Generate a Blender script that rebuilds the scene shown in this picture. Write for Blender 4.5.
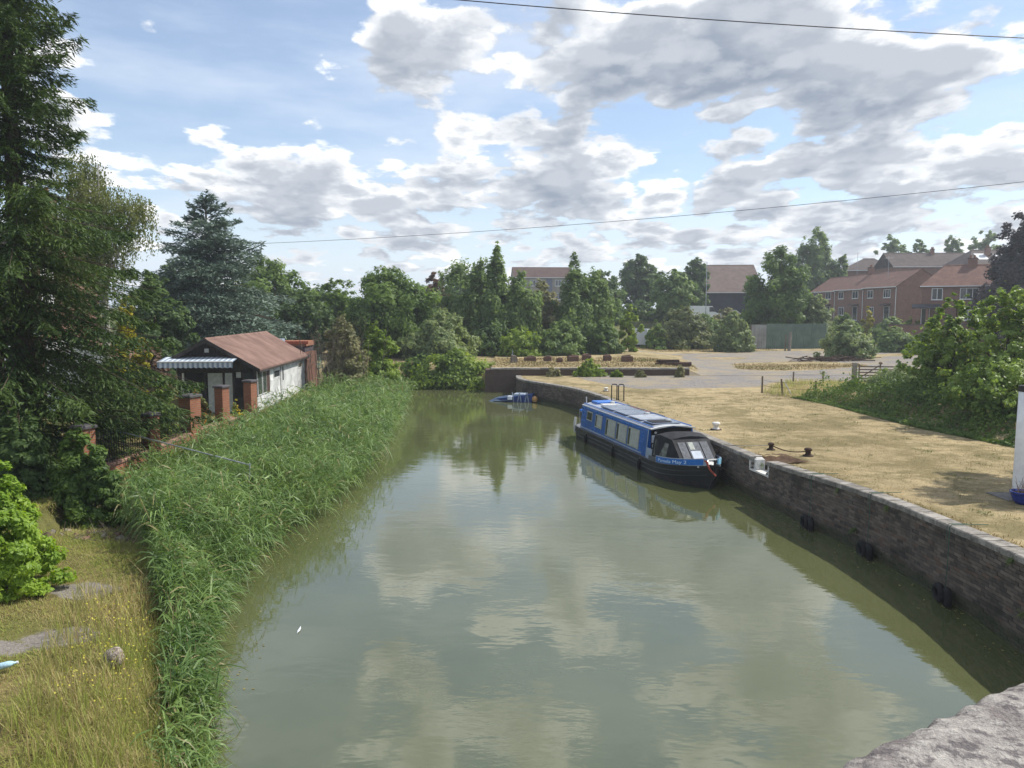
import bpy, math, random
import numpy as np
from mathutils import Vector, Matrix, Euler

for o in list(bpy.data.objects):
    bpy.data.objects.remove(o)
scene = bpy.context.scene
COL = scene.collection
R = math.radians
rng = np.random.default_rng(11)
random.seed(11)

# ------------------------------------------------------------------ camera
FPX = 769.0
CAM_H = 6.0
PITCH = math.atan2(384 - 308, FPX)
cam_d = bpy.data.cameras.new('camera')
cam = bpy.data.objects.new('camera', cam_d)
COL.objects.link(cam)
cam.location = (0, 0, CAM_H)
cam.rotation_euler = (math.pi / 2 - PITCH, 0, 0)
cam_d.sensor_width = 36
cam_d.lens = 36 * FPX / 1024
cam_d.clip_start = 0.05
cam_d.clip_end = 5000
scene.camera = cam

# ------------------------------------------------------------------ sky, sun, exposure
SUN_AZ, SUN_EL = R(72), R(50)       # azimuth measured from +Y towards +X
world = bpy.data.worlds.new('World')
scene.world = world
world.use_nodes = True
wn, wl = world.node_tree.nodes, world.node_tree.links
wn.clear()


def wnode(t, **kw):
    n = wn.new(t)
    for k, v in kw.items():
        setattr(n, k, v)
    return n


def wset(sock, v):
    if hasattr(v, 'is_output') or hasattr(v, 'links'):
        wl.new(v, sock)
    else:
        sock.default_value = v


def wm(op, a, b=None, c=None, clamp=False):
    n = wnode('ShaderNodeMath', operation=op, use_clamp=clamp)
    wset(n.inputs[0], a)
    if b is not None:
        wset(n.inputs[1], b)
    if c is not None:
        wset(n.inputs[2], c)
    return n.outputs[0]


def wsmooth(x, a, b):
    n = wnode('ShaderNodeMapRange', interpolation_type='SMOOTHSTEP')
    wset(n.inputs[0], x)
    n.inputs[1].default_value, n.inputs[2].default_value = a, b
    return n.outputs[0]


def wmix(f, a, b):
    n = wnode('ShaderNodeMix', data_type='RGBA')
    wset(n.inputs[0], f)
    wset(n.inputs[6], a)
    wset(n.inputs[7], b)
    return n.outputs[2]


tc = wnode('ShaderNodeTexCoord')
sky = wnode('ShaderNodeTexSky', sky_type='NISHITA')
sky.sun_disc = False
sky.sun_elevation = SUN_EL
sky.sun_rotation = SUN_AZ
sky.altitude = 30
sky.air_density = 1.0
sky.dust_density = 0.6
sky.ozone_density = 2.2


def dirpx(px, py):
    v = Vector(((px - 512) / FPX, (384 - py) / FPX, -1.0))
    v.rotate(cam.rotation_euler)
    v.normalize()
    return v


def cloud_field(dup, banks=None):
    """cloud density seen in a sky direction lifted by dup (for light on the tops)"""
    sep = wnode('ShaderNodeSeparateXYZ')
    wl.new(tc.outputs['Generated'], sep.inputs[0])
    x = wm('ADD', sep.outputs[0], dup * 0.5)
    y = sep.outputs[1]
    z = wm('ADD', wm('MAXIMUM', sep.outputs[2], -0.02), dup)
    s = wm('POWER', wm('ADD', z, 0.17), -0.8)
    comb = wnode('ShaderNodeCombineXYZ')
    wl.new(wm('MULTIPLY', x, s), comb.inputs[0])
    wl.new(wm('MULTIPLY', wm('MULTIPLY', y, s), 0.75), comb.inputs[1])
    wl.new(wm('MULTIPLY', wm('LOGARITHM', wm('ADD', z, 0.17), math.e), 1.15), comb.inputs[2])
    n1 = wnode('ShaderNodeTexNoise', noise_dimensions='3D')
    n1.inputs['Scale'].default_value = 3.5
    n1.inputs['Detail'].default_value = 6 if dup < .03 else 3
    n1.inputs['Roughness'].default_value = 0.56
    n1.inputs['Lacunarity'].default_value = 2.15
    n1.inputs['Distortion'].default_value = 0.0
    off = wnode('ShaderNodeVectorMath', operation='ADD')
    wl.new(comb.outputs[0], off.inputs[0])
    off.inputs[1].default_value = (3.1, 7.7, 1.3)
    wl.new(off.outputs[0], n1.inputs['Vector'])
    vo = wnode('ShaderNodeTexVoronoi', feature='F1', voronoi_dimensions='3D')
    vo.inputs['Scale'].default_value = 7.0
    vo.inputs['Detail'].default_value = 1.0 if dup < .03 else 0.0
    vo.inputs['Roughness'].default_value = 0.5
    wl.new(off.outputs[0], vo.inputs['Vector'])
    d = wm('ADD', n1.outputs[0], wm('MULTIPLY', wm('SUBTRACT', 0.66 if dup < .03 else 0.47, vo.outputs['Distance']), 0.24))
    if banks is not None:
        return wm('ADD', d, banks), z, banks
    az = wm('ARCTAN2', x, y)
    acc = 0.0
    # the broad banks of cloud: (sight line of the centre, half widths in radians, weight)
    for px, py, sa, se, w in [(450, 50, .12, .045, .17), (640, 55, .12, .05, .10), (800, 45, .20, .06, .19), (920, 80, .10, .04, .08),
                              (485, 132, .09, .028, .13), (205, 170, .09, .033, .17), (350, 180, .08, .03, .15), (690, 170, .30, .05, .06),
                              (60, 130, .06, .06, .15), (700, 215, .55, .05, .10),
                              (130, 60, .26, .11, -.16), (245, 35, .13, .06, -.13), (310, 125, .14, .035, -.10), (560, 108, .12, .014, -.07)]:
        v = dirpx(px, py)
        a0, e0 = math.atan2(v.x, v.y), v.z
        da = wm('DIVIDE', wm('SUBTRACT', az, a0), sa)
        de = wm('DIVIDE', wm('SUBTRACT', z, e0), se)
        q = wm('ADD', wm('MULTIPLY', da, da), wm('MULTIPLY', de, de))
        acc = wm('ADD', acc, wm('MULTIPLY', wm('EXPONENT', wm('MULTIPLY', q, -1.0)), w))
    return wm('ADD', d, acc), z, acc


d0, zz, bank0 = cloud_field(0.0)
d1, _, _ = cloud_field(0.016, bank0)
d2, _, _ = cloud_field(0.055)
mask = wm('MULTIPLY', wsmooth(d0, 0.458, 0.540), wsmooth(zz, -0.005, 0.015))
fine = wsmooth(wm('SUBTRACT', d0, d1), -0.06, 0.075)
broad = wsmooth(wm('SUBTRACT', d0, d2), -0.10, 0.16)
thick = wsmooth(d0, 0.50, 0.70)
shade_f = wm('ADD', wm('MULTIPLY', fine, 0.42), wm('MULTIPLY', broad, 0.58))
shade_f = wm('MULTIPLY', shade_f, wm('SUBTRACT', 1.0, wm('MULTIPLY', thick, 0.70)))
shade_f = wm('ADD', shade_f, wm('MULTIPLY', wm('SUBTRACT', 1.0, thick), 0.24), clamp=True)
CLOUD_HI, CLOUD_LO = (7.6, 7.7, 7.8, 1), (2.0, 2.35, 2.95, 1)
cloud_col = wmix(shade_f, CLOUD_LO, CLOUD_HI)
# thin high veil
vn = wnode('ShaderNodeTexNoise')
vn.inputs['Scale'].default_value = 2.2
vn.inputs['Detail'].default_value = 6
vn.inputs['Roughness'].default_value = 0.6
vmap = wnode('ShaderNodeMapping')
vmap.inputs['Scale'].default_value = (1.0, 1.0, 4.5)
vmap.inputs['Rotation'].default_value = (0, R(25), 0)
wl.new(tc.outputs['Generated'], vmap.inputs[0])
wl.new(vmap.outputs[0], vn.inputs['Vector'])
veil = wm('ADD', wm('MULTIPLY', wsmooth(vn.outputs[0], 0.40, 0.70), 0.42), 0.16)
skyc = wmix(veil, sky.outputs[0], (5.6, 6.1, 6.9, 1))
skyc = wmix(wm('MULTIPLY', wsmooth(zz, 0.16, 0.0), 0.75), skyc, (5.3, 6.0, 7.0, 1))
full = wmix(mask, skyc, cloud_col)
bg = wnode('ShaderNodeBackground')
bg.inputs['Strength'].default_value = 0.120
wl.new(full, bg.inputs['Color'])
wout = wnode('ShaderNodeOutputWorld')
wl.new(bg.outputs[0], wout.inputs[0])
try:
    world.cycles.sampling_method = 'MANUAL'
    world.cycles.sample_map_resolution = 512
except Exception:
    pass

sun_d = bpy.data.lights.new('sun', 'SUN')
sun = bpy.data.objects.new('sun', sun_d)
COL.objects.link(sun)
sun_d.energy = 4.0
sun_d.angle = R(0.6)
sun_d.color = (1.0, 0.95, 0.86)
sdir = Vector((math.sin(SUN_AZ) * math.cos(SUN_EL), math.cos(SUN_AZ) * math.cos(SUN_EL), math.sin(SUN_EL)))
sun.rotation_euler = (-sdir).to_track_quat('-Z', 'Y').to_euler()
sun.location = (40, 20, 60)

scene.view_settings.view_transform = 'Standard'
scene.view_settings.look = 'None'
scene.view_settings.exposure = 0.45
scene.view_settings.gamma = 1.0
scene.view_settings.use_curve_mapping = False
scene.render.engine = 'CYCLES'
scene.cycles.max_bounces = 6
scene.cycles.diffuse_bounces = 2
scene.cycles.glossy_bounces = 3
scene.cycles.transmission_bounces = 3


# ------------------------------------------------------------------ placing helpers
def ray(px, py):
    return dirpx(px, py)


def at_z(px, py, z):
    """point on the level z under a sight line"""
    v = ray(px, py)
    t = (z - CAM_H) / v.z
    return Vector((v.x * t, v.y * t, z))


def at_d(px, py, D):
    v = ray(px, py)
    t = D / v.y
    return Vector((v.x * t, D, CAM_H + v.z * t))


# ------------------------------------------------------------------ materials
MATS = {}


class NT:
    def __init__(self, name):
        self.m = bpy.data.materials.new(name)
        self.m.use_nodes = True
        self.n, self.l = self.m.node_tree.nodes, self.m.node_tree.links
        self.n.clear()
        self.out = self.n.new('ShaderNodeOutputMaterial')

    def node(self, t, **kw):
        nd = self.n.new(t)
        for k, v in kw.items():
            setattr(nd, k, v)
        return nd

    def set(self, sock, v):
        if hasattr(v, 'links'):
            self.l.new(v, sock)
        else:
            sock.default_value = v

    def math(self, op, a, b=None, clamp=False):
        nd = self.node('ShaderNodeMath', operation=op, use_clamp=clamp)
        self.set(nd.inputs[0], a)
        if b is not None:
            self.set(nd.inputs[1], b)
        return nd.outputs[0]

    def smooth(self, x, a, b, lo=0.0, hi=1.0):
        nd = self.node('ShaderNodeMapRange', interpolation_type='SMOOTHSTEP')
        self.set(nd.inputs[0], x)
        for i, v in enumerate((a, b, lo, hi)):
            nd.inputs[i + 1].default_value = v
        return nd.outputs[0]

    def mix(self, f, a, b, mode='MIX'):
        nd = self.node('ShaderNodeMix', data_type='RGBA', blend_type=mode)
        self.set(nd.inputs[0], f)
        self.set(nd.inputs[6], (*a, 1) if isinstance(a, tuple) and len(a) == 3 else a)
        self.set(nd.inputs[7], (*b, 1) if isinstance(b, tuple) and len(b) == 3 else b)
        return nd.outputs[2]

    def noise(self, scale, detail=4, rough=0.55, vec=None, dim='3D', dist=0.0):
        nd = self.node('ShaderNodeTexNoise', noise_dimensions=dim)
        nd.inputs['Scale'].default_value = scale
        nd.inputs['Detail'].default_value = detail
        nd.inputs['Roughness'].default_value = rough
        nd.inputs['Distortion'].default_value = dist
        if vec is not None:
            self.l.new(vec, nd.inputs['Vector'])
        return nd.outputs[0]

    def coord(self, kind='Object', scale=None, rot=None):
        t = self.node('ShaderNodeTexCoord')
        o = t.outputs[kind]
        if kind == 'Position':
            o = self.node('ShaderNodeNewGeometry').outputs[0]
        if scale or rot:
            mp = self.node('ShaderNodeMapping')
            if scale:
                mp.inputs['Scale'].default_value = scale
            if rot:
                mp.inputs['Rotation'].default_value = rot
            self.l.new(o, mp.inputs[0])
            o = mp.outputs[0]
        return o

    def pos(self):
        return self.node('ShaderNodeNewGeometry').outputs['Position']

    def bump(self, h, strength=0.3, dist=0.02):
        b = self.node('ShaderNodeBump')
        b.inputs['Strength'].default_value = strength
        b.inputs['Distance'].default_value = dist
        self.l.new(h, b.inputs['Height'])
        return b.outputs[0]

    def principled(self, col, rough=0.7, spec=0.4, metal=0.0, normal=None, trans=None):
        p = self.node('ShaderNodeBsdfPrincipled')
        self.set(p.inputs['Base Color'], (*col, 1) if isinstance(col, tuple) and len(col) == 3 else col)
        self.set(p.inputs['Roughness'], rough)
        p.inputs['Specular IOR Level'].default_value = spec
        p.inputs['Metallic'].default_value = metal
        if normal is not None:
            self.l.new(normal, p.inputs['Normal'])
        return p

    def done(self, shader):
        self.l.new(shader.outputs[0], self.out.inputs[0])
        return self.m


def plain(name, col, rough=0.6, spec=0.4, metal=0.0, var=0.25, scale=6.0, bump=0.0, bscale=30.0):
    """painted or solid surface with worn, uneven tone"""
    if name in MATS:
        return MATS[name]
    t = NT(name)
    co = t.coord('Object')
    a = t.noise(scale, 6, 0.65, co)
    dark = tuple(c * (1 - var) for c in col)
    light = tuple(min(1, c * (1 + var * 0.6)) for c in col)
    c = t.mix(t.smooth(a, 0.3, 0.7), dark, light)
    nrm = t.bump(t.noise(bscale, 5, 0.6, co), bump, 0.02) if bump else None
    r = t.smooth(a, 0.2, 0.8, min(1, rough + .08), max(0.03, rough - .08))
    MATS[name] = t.done(t.principled(c, r, spec, metal, nrm))
    return MATS[name]


def leafmat(name, dark, light, trans=0.35, rough=0.55, spec=0.3, accent=None, acc_f=0.08, patch=0.6):
    if name in MATS:
        return MATS[name]
    t = NT(name)
    g = t.node('ShaderNodeNewGeometry')
    r = g.outputs['Random Per Island']
    big = t.noise(patch, 2, 0.5, g.outputs['Position'])
    f = t.math('ADD', t.math('MULTIPLY', r, 0.55), t.math('MULTIPLY', t.smooth(big, 0.35, 0.65), 0.45))
    c = t.mix(f, dark, light)
    if accent:
        h = t.math('FRACT', t.math('MULTIPLY', r, 37.7))
        c = t.mix(t.math('LESS_THAN', h, acc_f), c, accent)
    p = t.principled(c, rough, spec)
    tr = t.node('ShaderNodeBsdfTranslucent')
    hs = t.node('ShaderNodeHueSaturation')
    hs.inputs['Hue'].default_value = 0.485
    hs.inputs['Saturation'].default_value = 1.15
    hs.inputs['Value'].default_value = 1.35
    t.l.new(c, hs.inputs['Color'])
    t.l.new(hs.outputs[0], tr.inputs[0])
    mx = t.node('ShaderNodeMixShader')
    mx.inputs[0].default_value = trans
    t.l.new(p.outputs[0], mx.inputs[1])
    t.l.new(tr.outputs[0], mx.inputs[2])
    MATS[name] = t.done(mx)
    return MATS[name]


def brickmat(name, c1, c2, mortar, sc=1.0, bump=0.4):
    """far brickwork, courses in the wall's own coordinates (metres); picks the face direction"""
    t = NT(name)
    co = t.coord('Object')
    sp = t.node('ShaderNodeSeparateXYZ')
    t.l.new(co, sp.inputs[0])
    cb = t.node('ShaderNodeCombineXYZ')
    t.l.new(t.math('ADD', sp.outputs[0], sp.outputs[1]), cb.inputs[0])
    t.l.new(sp.outputs[2], cb.inputs[1])
    b = t.node('ShaderNodeTexBrick')
    t.l.new(cb.outputs[0], b.inputs['Vector'])
    b.inputs['Scale'].default_value = sc
    b.inputs['Brick Width'].default_value = 0.225
    b.inputs['Row Height'].default_value = 0.075
    b.inputs['Mortar Size'].default_value = 0.008
    b.inputs['Color1'].default_value = (*c1, 1)
    b.inputs['Color2'].default_value = (*c2, 1)
    b.inputs['Mortar'].default_value = (*mortar, 1)
    n = t.noise(1.3, 6, 0.65, co)
    c = t.mix(t.smooth(n, 0.3, 0.75, 0.0, 0.55), b.outputs['Color'], tuple(x * 0.5 for x in c1))
    nrm = t.bump(b.outputs['Fac'], -bump, 0.01)
    MATS[name] = t.done(t.principled(c, 0.9, 0.2, 0, nrm))
    return MATS[name]


# ------------------------------------------------------------------ mesh helpers
def link_mesh(name, me, mat, parent=None, loc=None, smooth=False):
    if mat is not None:
        me.materials.append(mat)
    if smooth:
        me.polygons.foreach_set('use_smooth', np.ones(len(me.polygons), bool))
    o = bpy.data.objects.new(name, me)
    COL.objects.link(o)
    if parent is not None:
        o.parent = parent
    if loc is not None:
        o.location = loc
    return o


def np_mesh(name, verts, face_arrays):
    """fast mesh from numpy: verts (n,3), list of (m,k) index arrays"""
    me = bpy.data.meshes.new(name)
    verts = np.ascontiguousarray(verts, dtype=np.float32)
    me.vertices.add(len(verts))
    me.vertices.foreach_set('co', verts.ravel())
    face_arrays = [np.asarray(f, dtype=np.int32) for f in face_arrays if len(f)]
    nl = sum(f.size for f in face_arrays)
    nf = sum(len(f) for f in face_arrays)
    me.loops.add(nl)
    me.polygons.add(nf)
    me.loops.foreach_set('vertex_index', np.concatenate([f.ravel() for f in face_arrays]))
    tot = np.concatenate([np.full(len(f), f.shape[1], np.int32) for f in face_arrays])
    start = np.concatenate([[0], np.cumsum(tot)[:-1]]).astype(np.int32)
    me.polygons.foreach_set('loop_start', start)
    me.update(calc_edges=True)
    me.validate()
    return me


def npo(name, verts, faces, mat, parent=None, loc=None, smooth=False):
    return link_mesh(name, np_mesh(name, verts, faces), mat, parent, loc, smooth)


class MB:
    """collects solids into one mesh"""

    def __init__(self):
        self.v, self.f = [], []

    def add(self, vs, fs, M=None):
        b = len(self.v)
        for p in vs:
            p = Vector(p)
            self.v.append(tuple(M @ p) if M is not None else tuple(p))
        self.f += [tuple(i + b for i in q) for q in fs]
        return self

    def box(self, x0, x1, y0, y1, z0, z1, M=None):
        vs = [(x0, y0, z0), (x1, y0, z0), (x1, y1, z0), (x0, y1, z0), (x0, y0, z1), (x1, y0, z1), (x1, y1, z1), (x0, y1, z1)]
        return self.add(vs, [(0, 3, 2, 1), (4, 5, 6, 7), (0, 1, 5, 4), (1, 2, 6, 5), (2, 3, 7, 6), (3, 0, 4, 7)], M)

    def cbox(self, x0, x1, y0, y1, z0, z1, c=0.01, M=None):
        """box with chamfered top edges"""
        vs = [(x0, y0, z0), (x1, y0, z0), (x1, y1, z0), (x0, y1, z0),
              (x0, y0, z1 - c), (x1, y0, z1 - c), (x1, y1, z1 - c), (x0, y1, z1 - c),
              (x0 + c, y0 + c, z1), (x1 - c, y0 + c, z1), (x1 - c, y1 - c, z1), (x0 + c, y1 - c, z1)]
        fs = [(0, 3, 2, 1), (8, 9, 10, 11)]
        for a in (0, 4):
            for i in range(4):
                j = (i + 1) % 4
                fs.append((a + i, a + j, a + 4 + j, a + 4 + i))
        return self.add(vs, fs, M)

    def prism(self, poly, a, b, axis='y', M=None):
        """poly in the two other axes, extruded from a to b along axis"""
        n = len(poly)
        vs = []
        for t in (a, b):
            for p, q in poly:
                vs.append({'x': (t, p, q), 'y': (p, t, q), 'z': (p, q, t)}[axis])
        fs = [tuple(range(n)), tuple(range(2 * n - 1, n - 1, -1))]
        for i in range(n):
            j = (i + 1) % n
            fs.append((i, i + n, j + n, j))
        return self.add(vs, fs, M)

    def tube(self, pts, radii, seg=6, M=None, cap=True):
        pts = [Vector(p) for p in pts]
        if not hasattr(radii, '__len__'):
            radii = [radii] * len(pts)
        vs, fs = [], []
        up = Vector((0, 0, 1))
        for i, p in enumerate(pts):
            d = (pts[min(i + 1, len(pts) - 1)] - pts[max(i - 1, 0)])
            if d.length < 1e-9:
                d = Vector((0, 0, 1))
            d.normalize()
            ref = up if abs(d.z) < 0.95 else Vector((1, 0, 0))
            a = d.cross(ref).normalized()
            b = d.cross(a)
            for k in range(seg):
                t = 2 * math.pi * k / seg
                vs.append(p + (a * math.cos(t) + b * math.sin(t)) * radii[i])
        for i in range(len(pts) - 1):
            for k in range(seg):
                k2 = (k + 1) % seg
                fs.append((i * seg + k, (i + 1) * seg + k, (i + 1) * seg + k2, i * seg + k2))
        if cap:
            fs.append(tuple(range(seg)))
            fs.append(tuple(range(len(pts) * seg - 1, (len(pts) - 1) * seg - 1, -1)))
        return self.add(vs, fs, M)

    def lathe(self, prof, seg=16, M=None, c=(0, 0, 0)):
        vs, fs = [], []
        for r, z in prof:
            for k in range(seg):
                t = 2 * math.pi * k / seg
                vs.append((c[0] + r * math.cos(t), c[1] + r * math.sin(t), c[2] + z))
        for i in range(len(prof) - 1):
            for k in range(seg):
                k2 = (k + 1) % seg
                fs.append((i * seg + k, i * seg + k2, (i + 1) * seg + k2, (i + 1) * seg + k))
        fs.append(tuple(range(seg - 1, -1, -1)))
        fs.append(tuple(range((len(prof) - 1) * seg, len(prof) * seg)))
        return self.add(vs, fs, M)

    def build(self, name, mat, parent=None, loc=None, smooth=False):
        me = bpy.data.meshes.new(name)
        me.from_pydata(self.v, [], self.f)
        me.update()
        return link_mesh(name, me, mat, parent, loc, smooth)


def tag(o, label=None, cat=None, group=None, kind=None):
    if label:
        o['label'] = label
    if cat:
        o['category'] = cat
    if group:
        o['group'] = group
    if kind:
        o['kind'] = kind
    return o


def thing(name, label, cat, loc=(0, 0, 0), rz=0.0, group=None):
    o = bpy.data.objects.new(name, None)
    o.empty_display_size = 0.2
    COL.objects.link(o)
    o.location = loc
    o.rotation_euler = (0, 0, rz)
    return tag(o, label, cat, group)


def sstep(a, b, x):
    t = np.clip((np.asarray(x, float) - a) / (b - a), 0, 1)
    return t * t * (3 - 2 * t)


def vnoise(x, y, s, seed=0):
    """cheap smooth noise for terrain and outlines"""
    x, y = np.asarray(x, float) / s, np.asarray(y, float) / s
    xi, yi = np.floor(x), np.floor(y)
    fx, fy = x - xi, y - yi
    fx, fy = fx * fx * (3 - 2 * fx), fy * fy * (3 - 2 * fy)

    def h(a, b):
        v = np.sin(a * 127.1 + b * 311.7 + seed * 74.7) * 43758.5453
        return v - np.floor(v)
    return (h(xi, yi) * (1 - fx) + h(xi + 1, yi) * fx) * (1 - fy) + (h(xi, yi + 1) * (1 - fx) + h(xi + 1, yi + 1) * fx) * fy


# --- blades and leaves -------------------------------------------------
def blade_mesh(base, d0, length, width, droop, nseg=2, curl=None):
    """grass-like strips. base (n,3), d0 unit (n,3), length (n,), width (n,), droop (n,)"""
    n = len(base)
    side = np.cross(d0, np.array([0, 0, 1.0]))
    sl = np.linalg.norm(side, axis=1)
    rnd = rng.normal(size=(n, 3))
    rnd[:, 2] = 0
    side = np.where(sl[:, None] < 0.15, rnd, side)
    if curl is not None:
        side = side + curl
    side /= np.linalg.norm(side, axis=1)[:, None] + 1e-9
    vs = []
    for i in range(nseg + 1):
        t = i / nseg
        p = base + d0 * (length * t)[:, None]
        p[:, 2] -= droop * length * t * t
        if i < nseg:
            w = width * (1 - 0.75 * t ** 1.6) * (0.75 if i == 0 else 1.0)
            vs += [p - side * (w / 2)[:, None], p + side * (w / 2)[:, None]]
        else:
            vs.append(p)
    k = len(vs)
    V = np.stack(vs, 1).reshape(-1, 3)
    off = (np.arange(n) * k)[:, None]
    quads = [np.array([[2 * i, 2 * i + 1, 2 * i + 3, 2 * i + 2]]) + off for i in range(nseg - 1)]
    q = np.concatenate(quads) if quads else np.zeros((0, 4), int)
    a = 2 * (nseg - 1)
    tri = np.array([[a, a + 1, a + 2]]) + off
    return V, q, tri


def join_geo(parts):
    V, Q, T, b = [], [], [], 0
    for v, q, t in parts:
        V.append(v)
        if len(q):
            Q.append(q + b)
        if len(t):
            T.append(t + b)
        b += len(v)
    out = []
    if Q:
        out.append(np.concatenate(Q))
    if T:
        out.append(np.concatenate(T))
    return np.concatenate(V), out


def leaf_mesh(c, nrm, L, W, axis=None, fold=0.0):
    """pointed leaf quads about centres c with face normals near nrm"""
    n = len(c)
    nrm = nrm / (np.linalg.norm(nrm, axis=1)[:, None] + 1e-9)
    if axis is None:
        axis = rng.normal(size=(n, 3))
    a = axis - nrm * np.sum(axis * nrm, 1)[:, None]
    a /= np.linalg.norm(a, axis=1)[:, None] + 1e-9
    b = np.cross(nrm, a)
    L = np.broadcast_to(L, (n,))[:, None] / 2
    W = np.broadcast_to(W, (n,))[:, None] / 2
    V = np.stack([c - a * L, c - b * W - a * L * 0.1 + nrm * W * fold, c + a * L, c + b * W - a * L * 0.1 + nrm * W * fold], 1).reshape(-1, 3)
    q = np.arange(4)[None, :] + (np.arange(n) * 4)[:, None]
    return V, q, np.zeros((0, 3), int)


def rand_dirs(n):
    v = rng.normal(size=(n, 3))
    return v / np.linalg.norm(v, axis=1)[:, None]

# ------------------------------------------------------------------ plan of the place
WALL_PTS = [(8.2, -25), (8.3, 4), (8.75, 10), (8.92, 12.83), (8.98, 14.7), (8.75, 17.9), (8.22, 20.58), (7.82, 23.0), (7.52, 24.8),
            (7.12, 28.0), (6.05, 34.5), (5.25, 39.0), (4.75, 42.0), (3.80, 45.5), (2.90, 47.4), (1.75, 49.5), (0.75, 51.4), (0.35, 53.0), (0.30, 54.87)]
LEFT_PTS = [(-2.9, -25), (-3.4, 5), (-4.3, 9.0), (-5.2, 11.3), (-5.95, 13.4), (-6.45, 15.5), (-6.45, 17.5), (-6.2, 20), (-5.75, 24), (-6.0, 32), (-6.6, 41), (-7.4, 50)]
YW = 54.87                                     # face of the far basin wall


def spline(pts, n=24):
    P = np.array(pts, float)
    P = np.vstack([2 * P[0] - P[1], P, 2 * P[-1] - P[-2]])
    out = []
    for i in range(1, len(P) - 2):
        for t in np.linspace(0, 1, n, endpoint=False):
            a, b, c, d = P[i - 1:i + 3]
            out.append(0.5 * (2 * b + (c - a) * t + (2 * a - 5 * b + 4 * c - d) * t * t + (3 * b - a - 3 * c + d) * t ** 3))
    out.append(P[-2])
    return np.array(out)


WC = spline(WALL_PTS)
LC = spline(LEFT_PTS)


def xw(y):
    return np.interp(y, WC[:, 1], WC[:, 0])


def xl(y):
    return np.interp(y, LC[:, 1], LC[:, 0])


def wall_top(y):
    return np.interp(y, [-25, 10, 13, 14.7, 20.3, 23.5, 30, 60], [1.9, 1.78, 1.68, 1.6, 1.48, 1.32, 1.25, 1.2])


def xmound(y):
    return np.interp(y, [10, 20, 26.9, 30.4, 37.5, 41], [19.5, 18.2, 17.2, 16.5, 15.9, 15.2])


def h_quay(x, y):
    h = wall_top(y) - 0.03 + 0.05 * (vnoise(x, y, 3.0) - .5) * np.clip((x - xw(y)) / 2, 0, 1)
    m = sstep(0.0, 1.6, x - xmound(y)) * sstep(42, 37, y)
    h = h + 0.85 * m * (0.8 + 0.4 * vnoise(x, y, 1.3, 3))
    return h


def h_left(x, y):
    u = xl(y) - x
    h = -0.75 + 1.55 * sstep(-1.1, 1.1, u) + 0.25 * sstep(1.5, 5.5, u)
    # beyond the near bank the reed bed is a low shelf held back by the garden wall
    bed = -0.75 + 0.93 * sstep(-0.7, 0.7, u) + 0.95 * sstep(-11.45, -11.6, x)
    b = sstep(15, 21, y)
    h = h * (1 - b) + bed * b
    h = h + 0.14 * (vnoise(x, y, 2.2, 1) - .5) + 0.10 * (vnoise(x, y, 0.7, 2) - .5)
    h = h + 0.6 * sstep(8, 2, y) * sstep(1, 4, u)
    return np.minimum(h, -0.75 + 1.95 * sstep(-0.2, 2.4, 50 - y))


def y_front(x):
    return np.interp(x, [-600, -40, -14, -8, -4, -1.6, -1.5], [75, 66, 60, 58.6, 56.6, 55.3, YW + 0.06])


def h_far(x, y):
    v = y - y_front(x)
    base = 1.72 - 0.53 * sstep(11, 17, x)
    base = np.where(x > 12.6, h_quay(x, YW) + (base - h_quay(x, YW)) * sstep(0, 4.0, v), base)
    h = np.where(x < -1.55, -0.7 + 2.3 * sstep(0, 2.5, v), base)
    h = h + 2.9 * sstep(92, 118, y) + 1.3 * sstep(118, 150, y)
    h = h + 0.10 * (vnoise(x, y, 5, 5) - .5) * np.clip(v / 3, 0, 1)
    return h


def ground_z(x, y):
    if y < YW and x > xw(y):
        return float(h_quay(x, y))
    if y < 50 and x < xl(y) + 0.4:
        return float(h_left(x, y))
    return float(h_far(np.float64(x), np.float64(y)))


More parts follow.
